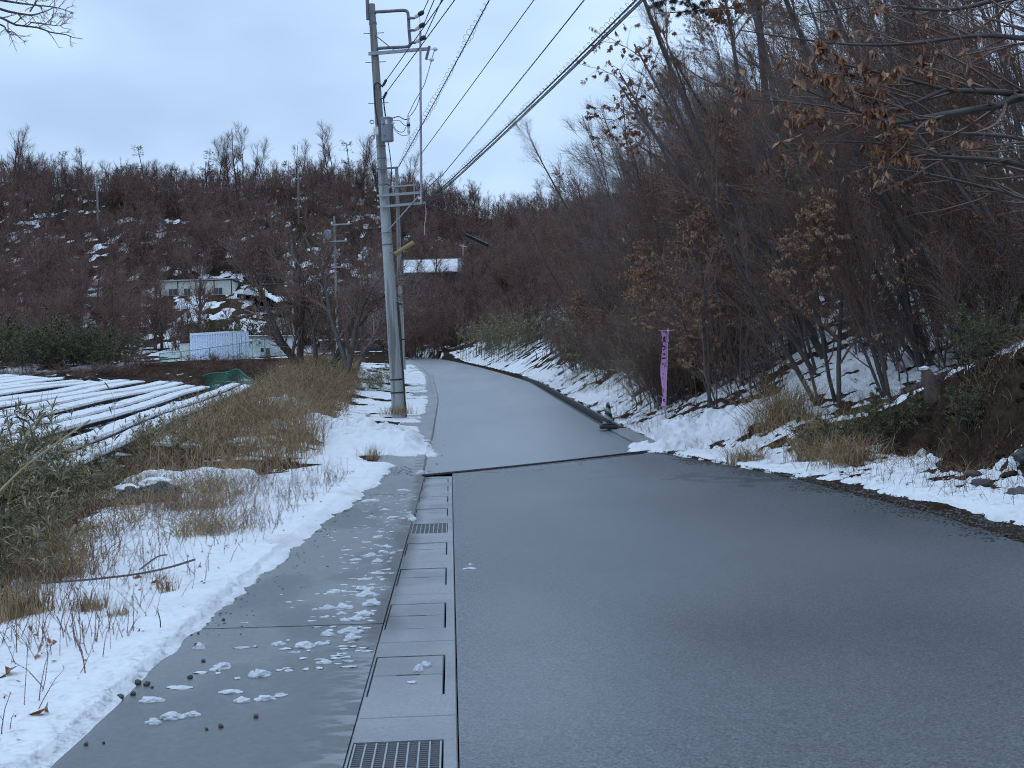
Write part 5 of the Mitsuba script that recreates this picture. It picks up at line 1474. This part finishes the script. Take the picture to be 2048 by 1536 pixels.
P[:, :, 1] += 0.25 * np.sin(np.linspace(0, 2, 14))[None] * np.array([1, -1, 0.6, -0.4, -1, 1, -.5])[:, None]
R = np.outer(np.array([0.011, 0.008, 0.008, 0.007, 0.004, 0.004, 0.005]), np.linspace(1, 0.25, 14))
part(lt, 'branch', tubes(P, R, 5), 'bark', smooth=True)
P1, R1 = grow(r_, P, R, n=8, length=(0.07, 0.2), ang=(30, 75), t=(0.1, 1.0), k=4, up=0.05, wob=0.25, rr=0.55, rmin=0.0022)
P2, R2 = grow(r_, P1, R1, n=2.5, length=(0.03, 0.09), ang=(30, 70), t=(0.3, 1.0), k=3, up=0.05, wob=0.2, rr=0.7, rmin=0.0016)
part(lt, 'twigs', join(tubes(P1, R1, 4), tubes(P2, R2, 3)), 'twig', kind='stuff')
ltx, lty = -4.2, 7.5
tc_ = curve([(ltx, lty, -1.5), (ltx, lty, 1.5), (ltx + 0.1, lty, 3.2), (-3.45, 7.9, 4.05)], 14)
part(lt, 'trunk', tubes(tc_, np.linspace(0.11, 0.014, len(tc_)), 8), 'bark', smooth=True)

# pines
def pine_parts(seed, h, n_br, r=0.09):
    r_ = np.random.default_rng(seed)
    P, R = stems(r_, 1, h, (0, 0), 0.05, 0.02, r, k=7, wob=0.06, hvar=0.05)
    B1, S1 = grow(r_, P, R, n=np.array([n_br]), length=(0.8, 2.2), ang=(60, 95), t=(0.45, 1.0), k=5, up=0.05, wob=0.15, rr=0.4, rmin=0.012)
    B2, S2 = grow(r_, B1, S1, n=5, length=(0.3, 0.7), ang=(30, 60), t=(0.35, 1.0), k=3, up=0.15, wob=0.15, rr=0.6, rmin=0.007)
    m = len(B2) * 26
    idx = np.repeat(np.arange(len(B2)), 26)
    t = r_.random(m)[:, None]
    pos = B2[idx, 1] * (1 - t) + B2[idx, 2] * t
    d = norm(norm(B2[idx, 2] - B2[idx, 1]) * 0.7 + r_.normal(size=(m, 3)) * 0.7 + [0, 0, 0.25])
    sd = norm(np.cross(d, r_.normal(size=(m, 3))))
    L = r_.uniform(0.10, 0.2, m)[:, None]
    v = np.stack([pos - sd * 0.006, pos + sd * 0.006, pos + d * L], 1).reshape(-1, 3)
    return {'trunk': (tubes(P, R, 8), 'bark', True), 'branches': (join(tubes(B1, S1, 4), tubes(B2, S2, 3)), 'bark', False), 'needles': ((v, np.arange(len(v)).reshape(-1, 3)), 'needle', False)}
variant('kind_pine_a', pine_parts(81, 6.5, 34))
variant('kind_pine_b', pine_parts(82, 5.0, 28))
for i, (px_, y) in enumerate(((-73, 226), (-63, 224), (-60, 228), (-54, 226), (-50, 229), (-49, 225), (-44, 227), (-36, 226), (-26, 228), (-20, 225), (-66, 200), (-52, 212))):
    plant(('kind_pine_a', 'kind_pine_b')[i % 2], 'pine_tree', px_, y, G(px_, y) - 0.2, i * 67, 1.0 + 0.1 * (i % 3), 1, False, 'small dark pine among the bare trees on the hill skyline', 'tree', 'pines on the hill skyline')
pk = thing('red_pine', 'pine bough with dark needles at the top edge above the right wood', 'tree')
r_ = np.random.default_rng(83)
px_, py_2 = 7.0, 40.0
tr_ = curve([(px_ + 1.5, py_2, G(px_ + 1.5, py_2) - 0.3), (px_ + 1.0, py_2, 6), (px_ + 0.6, py_2, 10), (px_ + 0.4, py_2, 14.5)], 16)
part(pk, 'trunk', tubes(tr_, np.linspace(0.17, 0.08, len(tr_)), 10), 'bark', smooth=True)
bo = [curve([(px_ + 0.5, py_2, 12.0), (px_ - 0.3, py_2, 12.25), (px_ - 1.2, py_2, 12.2), (px_ - 2.5, py_2, 12.15)], 12), curve([(px_ + 0.5, py_2, 12.9), (px_ - 0.8, py_2, 12.75), (px_ - 1.8, py_2, 12.6), (px_ - 2.6, py_2, 12.45)], 12)]
P = np.array(bo)
R = np.outer([0.04, 0.04], np.linspace(1, 0.3, P.shape[1]))
B2, S2 = grow(r_, P, R, n=30, length=(0.25, 0.6), ang=(30, 70), t=(0.45, 1.0), k=3, up=0.15, wob=0.15, rr=0.5, rmin=0.007)
part(pk, 'bough', join(tubes(P, R, 6), tubes(B2, S2, 3)), 'bark')
m = len(B2) * 120
idx = np.repeat(np.arange(len(B2)), 120)
t = r_.random(m)[:, None]
pos = B2[idx, 1] * (1 - t) + B2[idx, 2] * t
d = norm(norm(B2[idx, 2] - B2[idx, 1]) * 0.6 + r_.normal(size=(m, 3)) * 0.7 + [0, 0, 0.2])
sd = norm(np.cross(d, r_.normal(size=(m, 3))))
L = r_.uniform(0.08, 0.16, m)[:, None]
v = np.stack([pos - sd * 0.008, pos + sd * 0.008, pos + d * L], 1).reshape(-1, 3)
part(pk, 'needles', (v, np.arange(len(v)).reshape(-1, 3)), 'needle')

def rock(c, r, seed, flat=0.6):
    m = trimesh.creation.icosphere(2)
    v = np.array(m.vertices)
    v = v * (0.42 + 1.1 * nfbm(v * 1.5 + seed * 7.1, 3, seed=seed)[:, None])
    return v * [r, r * 0.85, r * flat] + np.array(c), np.array(m.faces)


# ---- grasses
rng = np.random.default_rng(91)
def scatter(n, x0, x1, y0, y1, dens, seed):
    r = np.random.default_rng(seed)
    x, y = r.uniform(x0, x1, n), y0 + (y1 - y0) * r.random(n)
    ok = r.random(n) < dens(x, y)
    return x[ok], y[ok]
def Y_(y):
    return np.asarray(y, float)
def hummock(x, y):
    d = pave_l(y) - x
    n_ = nfbm(xy3(x, y, 0.55), 3, seed=61)
    return sstep(0.9, 1.8, d - 0.035 * (y - 25)) * (1 - sstep(4.0, 5.0, d - 0.07 * np.maximum(Y_(y) - 36, 0))) * sstep(0.24, 0.42, n_) * sstep(23.5, 27, y)
x, y = scatter(70000, -13, -2.5, 23.5, 72, hummock, 92)
z = ground(x, y)
r_ = np.random.default_rng(93)
h = np.where(r_.random(len(x)) < 0.25, 1.15, 0.75)
bl_ = blades(r_, np.stack([x, y, z], 1), h, 0.013, 0.6, 0.7)
put('tall_grass', bl_, 'olive_grass', label='tangled olive and straw coloured grass between field and road', cat='grass', kind='stuff')
x, y = scatter(26000, -9, -2.2, 12, 34, lambda x, y: sstep(0.50, 0.66, nfbm(xy3(x, y, 0.8), 3, seed=67)) * sstep(1.2, 2.4, pave_l(y) - x - 0.03 * (y - 17)) * (1 - sstep(5.6, 6.6, pave_l(y) - x)), 94)
bl_ = blades(r_, np.stack([x, y, ground(x, y)], 1), 0.55, 0.009, 0.9, 0.9)
put('straw_grass', bl_, 'dry_grass', label='flattened straw grass lying on the snow of the left verge', cat='grass', kind='stuff')
def bankgrass(x, y):
    d = x - road_r(y)
    return sstep(0.48, 0.64, nfbm(xy3(x, y, 0.9), 3, seed=68)) * sstep(0.7, 1.2, d) * (1 - sstep(3.5, 6, d))
x, y = scatter(44000, 1.5, 9, 14, 62, bankgrass, 95)
bl_ = blades(r_, np.stack([x, y, ground(x, y)], 1), 0.32, 0.007, 0.9, 0.9)
put('bank_grass', bl_, 'dry_grass', label='short dry grass poking through the snow of the right bank', cat='grass', kind='stuff')

# roots and dead grass hanging over the soil cut
n_ = 2600
yy = r_.uniform(14, 24, n_)
xx = road_r(yy) + r_.uniform(1.5, 3.4, n_)
ok = r_.random(n_) < sstep(0.4, 0.6, nfbm(xy3(xx, yy, 1.4), 3, seed=69))
xx, yy = xx[ok], yy[ok]
put('hanging_roots', blades(r_, np.stack([xx, yy, ground(xx, yy) + 0.02], 1), 0.42, 0.006, 1.2, 1.3, dirs=np.tile([-1.4, -0.3, 0], (len(xx), 1))), 'dead_stem', label='dark roots and dead stalks hanging over the bare soil cut', cat='roots', kind='stuff')
for i in range(26):
    y = r_.uniform(13.5, 24)
    x = float(road_r(y)) + r_.uniform(1.2, 2.6)
    r = r_.uniform(0.05, 0.14)
    put(numbered('soil_clod'), rock((x, y, G(x, y) + r * 0.1), r, 700 + i), 'soil_and_litter', smooth=35, label='dark clod of earth on the face of the soil cut', cat='clod', group='clods of the soil cut')

# weeds standing in the snow of the verge
def weeds(n, x0, x1, y0, y1, keep, seed, hh=(0.08, 0.42)):
    r = np.random.default_rng(seed)
    x, y = r.uniform(x0, x1, n), r.uniform(y0, y1, n)
    ok = keep(x, y) & (r.random(n) < sstep(0.35, 0.6, nfbm(xy3(x, y, 1.1), 3, seed=seed)) * 0.9 + 0.1)
    x, y = x[ok], y[ok]
    n = len(x)
    h = r.uniform(*hh, n) ** 1.0
    d = norm(np.concatenate([r.normal(size=(n, 2)) * 0.35, np.ones((n, 1))], 1))
    p = np.stack([x, y, ground(x, y)], 1)
    b = r.normal(size=(n, 3)) * 0.05
    P = np.stack([p, p + d * h[:, None] * 0.35, p + (d + b) * h[:, None] * 0.7, p + (d + 2.5 * b) * h[:, None]], 1)
    R = np.outer(r.uniform(0.0018, 0.0036, n), [1, 0.9, 0.7, 0.45])
    Q, S = grow(r, P, R, n=1.3, length=(0.03, 0.12), ang=(25, 70), t=(0.35, 1.0), k=3, up=0.05, rr=0.7, rmin=0.0009)
    lc = leaf_cards(r, Q, max(4, len(Q) // 3), 0.03, hang=0.6)
    return join(tubes(P, R, 3), tubes(Q, S, 3)), lc
w1, l1 = weeds(9000, -7.5, -1.9, 5.5, 24, lambda x, y: (pave_l(y) - x > 0.25) & (pave_l(y) - x < np.clip(1.25 + 0.2 * (y - 9), 0.9, 5.0) + 0.6), 96)
tag('verge_weeds', 'thin reddish dead weed stems sticking out of the verge snow', 'weeds', kind='stuff')
scene['verge_weeds__stems'] = mikit.ply(w1, 'dead_stem')
scene['verge_weeds__leaves'] = mikit.ply(l1, 'leaf_brown')
w2, l2 = weeds(6000, 2.2, 8.0, 12.0, 40, lambda x, y: (x - road_r(y) > 0.35) & (x - road_r(y) < 4.0), 97, (0.08, 0.34))
tag('bank_weeds', 'thin dead weed stems sticking out of the snow on the right bank', 'weeds', kind='stuff')
scene['bank_weeds__stems'] = mikit.ply(w2, 'dead_stem')
scene['bank_weeds__leaves'] = mikit.ply(l2, 'leaf_brown')

# specks of leaf and bark blown over the snow
n_ = 4200
x = r_.uniform(-7.5, 8, n_)
y = 5.5 + 30 * r_.random(n_) ** 1.2
ok = ((x < pave_l(y) - 0.1) & (x > pave_l(y) - 5)) | ((x > road_r(y) + 0.3) & (x < road_r(y) + 4.5))
x, y = x[ok], y[ok]
z = ground(x, y) + np.maximum(snow(x, y), 0) + 0.006
a_ = r_.uniform(0, 6.28, len(x))
s_ = r_.uniform(0.004, 0.024, len(x))[:, None]
t1, t2 = np.stack([np.cos(a_), np.sin(a_), 0.4 * r_.normal(size=len(x))], 1), np.stack([-np.sin(a_), np.cos(a_), 0.4 * r_.normal(size=len(x))], 1)
c_ = np.stack([x, y, z], 1)
v_ = np.stack([c_ - t1 * s_, c_ + t2 * s_ * 0.5, c_ + t1 * s_, c_ - t2 * s_ * 0.5], 1).reshape(-1, 3)
f_ = (np.array([[0, 1, 2], [0, 2, 3]])[None] + (np.arange(len(x)) * 4)[:, None, None]).reshape(-1, 3)
put('leaf_litter', (v_, f_), 'leaf_brown', label='specks of leaf and bark blown over the snow of verge and bank', cat='litter', kind='stuff')

# tufts of cut grass, each a thing
def tuft(x, y, n, h, base, mat, label, group=None, lean=0.35, droop=0.25, w=0.007, name='grass_tuft', dirs=None):
    r = np.random.default_rng(int(abs(x * 1000 + y * 77)))
    p = np.stack([x + r.normal(size=n) * base, y + r.normal(size=n) * base, np.zeros(n)], 1)
    p[:, 2] = ground(p[:, 0], p[:, 1]) - 0.02
    k = numbered(name)
    put(k, blades(r, p, h, w, lean, droop, dirs=dirs), mat, label=label, cat='grass tuft', group=group)
tuft(-3.40, 9.45, 420, 0.34, 0.11, 'dry_grass', 'thick clump of cut straw at the left edge, biggest of the verge tufts')
tuft(-2.98, 9.55, 240, 0.19, 0.075, 'dry_grass', 'round grey straw tuft in the verge snow right of the biggest clump')
tuft(-2.66, 9.1, 130, 0.15, 0.05, 'dry_grass', 'small brown straw tuft in the verge snow, nearer than the round one')
tuft(-2.62, 10.2, 60, 0.22, 0.04, 'dry_grass', 'sparse upright straw tuft in the verge snow behind the small brown one')
tuft(-3.75, 11.2, 380, 0.5, 0.16, 'dry_grass', 'brown bent straw clump below the dark bamboo thicket', lean=0.7, droop=0.7)
tuft(-3.25, 14.3, 320, 0.6, 0.22, 'dry_grass', 'pale straw clump lying over in the middle of the verge', lean=1.0, droop=0.9)
tuft(-4.1, 17.8, 420, 0.7, 0.28, 'dry_grass', 'straw heap with a snow patch near the dark pipe', lean=1.0, droop=0.8)
tuft(-2.75, 27.0, 160, 0.35, 0.10, 'dry_grass', 'brown straw tuft in front of the snow heap by the tall pole', lean=0.6)
for x, y, n, h, b, lab in ((5.05, 26.0, 520, 1.15, 0.25, 'tall arching straw coloured grass clump on the right bank, uppermost of three'), (5.15, 23.2, 480, 0.85, 0.24, 'arching straw grass clump in the middle of three on the right bank'),
                           (4.98, 20.4, 420, 0.62, 0.24, 'flattened straw clump lowest on the right bank near the asphalt'), (3.9, 23.3, 240, 0.4, 0.18, 'small straw clump left of the three big ones on the right bank'),
                           (4.75, 21.9, 300, 0.55, 0.2, 'straw clump between the asphalt and the arching grass')):
    tuft(x, y, n, h, b, 'dry_grass', lab, 'straw clumps on the right bank', 0.7, 0.75, 0.012, 'straw_clump')

# fallen branch, tall stems
fb = thing('fallen_branch', 'fallen brown branch lying on the verge snow at the left', 'branch')
part(fb, 'wood', cable([(-3.6, 10.4, 0.10), (-3.2, 10.3, 0.13), (-2.9, 10.55, 0.13), (-2.75, 10.9, 0.13), (-2.6, 11.1, 0.16)], 0.0085, 24), 'bark', smooth=50)
part(fb, 'twig', cable([(-2.9, 10.55, 0.16), (-2.75, 10.5, 0.26), (-2.66, 10.45, 0.28)], 0.006, 10), 'bark')
for a, b, lab in (((-2.29, 7.25, 0.02), (-2.36, 7.3, 0.22), 'single crooked reddish stem standing near the pavement edge'), ((-2.75, 8.3, 0.02), (-2.79, 8.3, 0.18), 'short dark stem standing alone in the verge snow'), ((-2.2, 8.4, 0.03), (-2.21, 8.42, 0.17), 'thin upright stem close to the pavement in the verge snow')):
    k = numbered('dead_stem_stalk')
    a, b = V(*a), V(*b)
    put(k, cable([a - (0, 0, .05), a * .5 + b * .5 + (0.012, 0, 0), b], 0.0035, 10), 'dead_stem', label=lab, cat='weed stem')
lp = thing('leaning_cane', 'long bare cane leaning out of the bamboo thicket at the left edge', 'cane')
part(lp, 'stalk', cable([(-3.056, 8.000, 0.915), (-2.922, 8.300, 1.113), (-2.645, 8.600, 1.353)], 0.006, 10), 'bamboo_leaf_dry')
dp = thing('dark_sack', 'crumpled black sack half buried in snow beside the bamboo thicket', 'sack')
for i, (x, y, z, r) in enumerate(((-5.5, 19.7, 0.10, .20), (-5.12, 19.8, 0.14, .24))):
    m = trimesh.creation.icosphere(3)
    v = np.array(m.vertices)
    v = v * (0.6 + 0.8 * nfbm(v * 2.2 + i * 3, 4, seed=9)[:, None]) * [r * 1.2, r, r * 0.9] + [x, y, G(x, y) + z]
    part(dp, 'bundle', (v, m.faces), 'black_plastic', smooth=30)
    v2 = np.array(m.vertices)
    v2 = v2 * (0.6 + 0.8 * nfbm(v2 * 1.7 + i * 5, 3, seed=8)[:, None]) * [r * 0.9, r * 0.8, r * 0.35] + [x - 0.06, y + 0.05, G(x, y) + z + r * 0.75]
    part(dp, 'snow', (v2, m.faces), 'snow_white', smooth=60)

# stump on the right bank
sk = thing('tree_stump', 'broken pale tree stump with snow on top among the right bank trees', 'stump')
sx, sy = (6.457, 21.000, 1.790)[:2]
sz = G(sx, sy)
st_ = lathe([(0.19, -0.4), (0.16, 0.0), (0.12, 0.15), (0.11, 0.30), (0.07, 0.42), (0.02, 0.47)], (sx, sy, sz), (-0.35, 0, 1), 18)
sv = st_[0] + 0.06 * (nfbm(st_[0] * 9, 2, seed=3)[:, None] - 0.5)
scene['rotten_wood'] = principled(mikit.proc(lambda p, n, uv: MIX((0.04, 0.03, 0.026), (0.19, 0.135, 0.10), FB(p.x * 12, p.y * 12, p.z * 3, octaves=3))), 0.75)
part(sk, 'wood', (sv, st_[1]), 'rotten_wood', smooth=50)
m_ = trimesh.creation.icosphere(2)
v_ = np.array(m_.vertices)
part(sk, 'snow_cap', (v_ * (0.6 + 0.8 * nfbm(v_ * 2, 3, seed=4)[:, None]) * [0.09, 0.08, 0.035] + [sx - 0.15, sy, sz + 0.43], m_.faces), 'snow_white', smooth=60)
fl = thing('fallen_log', 'fallen dark log lying across the upper right slope', 'log')
a, b = V(*(7.086, 25.000, 2.454)), V(*(9.085, 24.000, 2.828))
a[2], b[2] = G(a[0], a[1]) + 0.10, G(b[0], b[1]) + 0.16
part(fl, 'wood', cable([a, (a + b) / 2 + (0, 0, 0.1), b], 0.09, 16, 10), 'bark', smooth=50)

# stones, pebbles, gravel
for i, (x, y, r) in enumerate(((5.35, 14.6, .13), (5.75, 14.9, .17), (5.4, 15.9, .11), (6.1, 15.6, .15), (5.6, 16.8, .11), (6.1, 16.4, .16))):
    put(numbered('bank_stone'), rock((x, y, G(x, y) + r * 0.25), r, i), 'stone_dark', smooth=35, label='dark stone half bare of snow at the foot of the soil cut', cat='stone', group='dark stones below the soil cut')
for i, ((x, y), r) in enumerate((((-1.985, 7.130), .018), ((-1.930, 7.099), .017), ((-1.984, 6.802), .019), ((-1.943, 6.884), .014), ((-1.741, 7.241), .015), ((-1.941, 9.033), .012), ((-1.351, 6.162), .012), ((-1.770, 7.676), .012), ((-1.406, 6.124), .008), ((-1.810, 5.940), .007), ((-1.880, 5.923), .010), ((-1.224, 6.331), .012), ((-1.625, 7.376), .008), ((-1.887, 7.035), .008), ((-1.930, 8.200), .010))):
    put(numbered('pebble'), rock((x, y, r * 0.5), r, i + 20, 0.85), 'stone_dark', smooth=35, label='dark pebble lying on the wet pavement near the snow edge', cat='pebble', group='pebbles on the pavement')
r_ = np.random.default_rng(101)
n = 3200
yy = 12 + 16 * r_.random(n)
xx = road_r(yy) + r_.normal(size=n) * 0.17 + 0.12 * np.sin(yy * 2)
n2 = 900
y2 = 8.5 + 17 * r_.random(n2)
x2 = pave_l(y2) + np.abs(r_.normal(size=n2)) * 0.22 - 0.06
n3 = 700
y3 = 23 + 9 * r_.random(n3)
x3 = pave_l(y3) + r_.normal(size=n3) * 0.35 + 0.3
ico = trimesh.creation.icosphere(0)
X_, Y_ = np.concatenate([xx, x2, x3]), np.concatenate([yy, y2, y3])
sz_ = np.concatenate([r_.uniform(0.005, 0.018, n), r_.uniform(0.003, 0.011, n2), r_.uniform(0.006, 0.02, n3)])
gz_ = np.where((X_ > pave_l(Y_)) & (X_ < road_r(Y_)), road_z(Y_), ground(X_, Y_)) + sz_ * 0.3
gv = (ico.vertices[None] * (0.6 + 0.8 * r_.random((len(X_), 12, 1))) * sz_[:, None, None] * [1, 1, 0.7]) + np.stack([X_, Y_, gz_], 1)[:, None]
gf = ico.faces[None] + (np.arange(len(X_)) * 12)[:, None, None]
put('gravel', (gv.reshape(-1, 3), gf.reshape(-1, 3)), 'stone_dark', label='dark wet gravel and crumbs along the edges of road and pavement', cat='gravel', kind='stuff')

# lumps of slush and snow on the pavement
r_ = np.random.default_rng(111)
def lump(x, y, w, d, h, seed, z=0.0, n_b=3):
    r = np.random.default_rng(seed)
    ms = []
    for j in range(n_b):
        m = trimesh.creation.icosphere(3 if j == 0 else 2)
        v = np.array(m.vertices)
        v = v * (0.45 + 1.1 * nfbm(v * 2.2 + seed * 3.3 + j, 4, seed=seed)[:, None])
        o = np.array([r.uniform(-.5, .5) * w, r.uniform(-.35, .35) * d, 0]) * (j > 0)
        s = (0.8 if j == 0 else r.uniform(0.22, 0.6))
        ms.append(m3.Manifold(m3.Mesh((v * [w * 0.5 * s, d * 0.5 * s, h * s] + o + [x, y, z]).astype(np.float32), np.asarray(m.faces, np.uint32))))
    u = ms[0]
    for q in ms[1:]:
        u = u + q
    q = u.to_mesh()
    return np.array(q.vert_properties[:, :3], float), np.array(q.tri_verts)
LUMPS = [((-1.819, 6.738), 52, .03), ((-1.681, 6.284), 30, .03), ((-1.625, 6.371), 48, .04), ((-1.534, 6.417), 30, .025), ((-1.880, 8.084), 24, .05), ((-1.614, 7.491), 36, .04), ((-1.650, 7.431), 20, .02), ((-1.374, 7.252), 40, .05), ((-1.734, 7.014), 46, .015), ((-1.455, 6.875), 40, .02), ((-1.352, 6.667), 36, .03), ((-1.250, 6.707), 40, .025), ((-1.186, 6.763), 26, .02),
         ((-1.421, 8.121), 22, .03), ((-1.260, 8.034), 42, .05), ((-1.176, 8.098), 26, .025), ((-1.182, 8.406), 24, .035), ((-1.306, 9.399), 26, .04), ((-1.197, 9.401), 32, .05), ((-1.180, 9.153), 20, .025), ((-1.041, 8.450), 46, .055), ((-1.009, 8.230), 32, .045), ((-1.352, 10.152), 32, .035), ((-1.089, 9.934), 40, .05), ((-1.162, 10.238), 36, .045), ((-1.007, 9.514), 38, .06), ((-1.017, 9.065), 36, .05), ((-1.057, 8.918), 30, .035), ((-1.125, 8.892), 22, .03), ((-1.388, 9.373), 14, .02), ((-1.071, 7.546), 26, .025),
         ((-1.306, 12.296), 26, .04), ((-1.197, 11.823), 24, .05), ((-1.238, 12.918), 26, .035), ((-1.204, 10.769), 22, .025), ((-1.122, 11.091), 26, .035), ((-1.225, 12.532), 20, .03), ((-1.920, 18.212), 32, .05), ((-1.622, 19.885), 26, .04), ((-1.601, 23.501), 24, .10), ((-1.414, 15.815), 26, .035), ((-1.163, 15.451), 22, .06), ((-1.223, 15.876), 14, .05), ((-1.604, 16.881), 18, .03), ((-1.431, 14.324), 14, .02), ((-2.138, 17.759), 14, .025), ((-0.537, 7.272), 20, .045), ((-0.512, 7.385), 18, .035), ((-0.547, 6.981), 18, .012), ((-0.388, 11.229), 22, .02), ((-0.391, 11.478), 10, .018),
         ((-1.369, 13.794), 20, .03), ((-1.451, 13.380), 16, .02), ((-1.411, 12.041), 20, .02), ((3.153, 25.773), 48, .07), ((3.286, 25.362), 30, .03)]
for i, ((x, y), w, h) in enumerate(LUMPS):
    wm = w / 2750 * y
    put(numbered('snow_lump'), lump(x, y, wm, max(wm * 0.75, 0.05), h * 0.85, i + 300, 0.0, 6), 'slush', smooth=True,
        label='melting snow lump on the asphalt by the right verge' if x > 2 else ('small melting snow lump on the concrete drain or asphalt' if x > gutter_l(y) else 'melting lump of snow lying on the wet pavement'), cat='snow lump',
        group='snow lumps by the right verge' if x > 2 else ('snow lumps on the drain' if x > gutter_l(y) else 'snow lumps on the pavement'))
# thin crumbs of slush strewn along the drain
ms = []
for i in range(230):
    y = 7.2 + 13 * r_.random() ** 1.2
    x = float(gutter_l(y)) - abs(r_.normal()) * 0.34 - 0.04
    m = trimesh.creation.icosphere(1)
    v = np.array(m.vertices)
    a, b = r_.uniform(0.010, 0.045), r_.uniform(0.010, 0.03)
    v = v * (0.5 + r_.random((len(v), 1))) * [a, b, r_.uniform(0.002, 0.006)] + [x, y, 0.0]
    ms.append((v, np.asarray(m.faces)))
put('slush_crumbs', join(*ms), 'slush', smooth=True, label='thin crumbs of wet slush strewn over the pavement beside the drain', cat='slush', kind='stuff')
# blown leaves on the snow
for i, ((x, y), s) in enumerate((((-2.694, 7.673), .07), ((-2.664, 7.116), .09), ((-2.157, 6.258), .06), ((-2.706, 10.467), .06), ((-3.035, 10.873), .04), ((-2.720, 8.002), .03), ((-5.310, 44.670), .1), ((4.907, 30.515), .1))):
    lv_, lf_ = leaf_cards(np.random.default_rng(400 + i), np.tile(V(x, y, G(x, y) + 0.075), (1, 2, 1)), 3, s * 1.5, hang=0.1, width=0.7)
    put(numbered('fallen_leaf'), (lv_, lf_), 'leaf_brown', label='curled brown leaf lying on the snow', cat='leaf', group='fallen leaves on the snow')
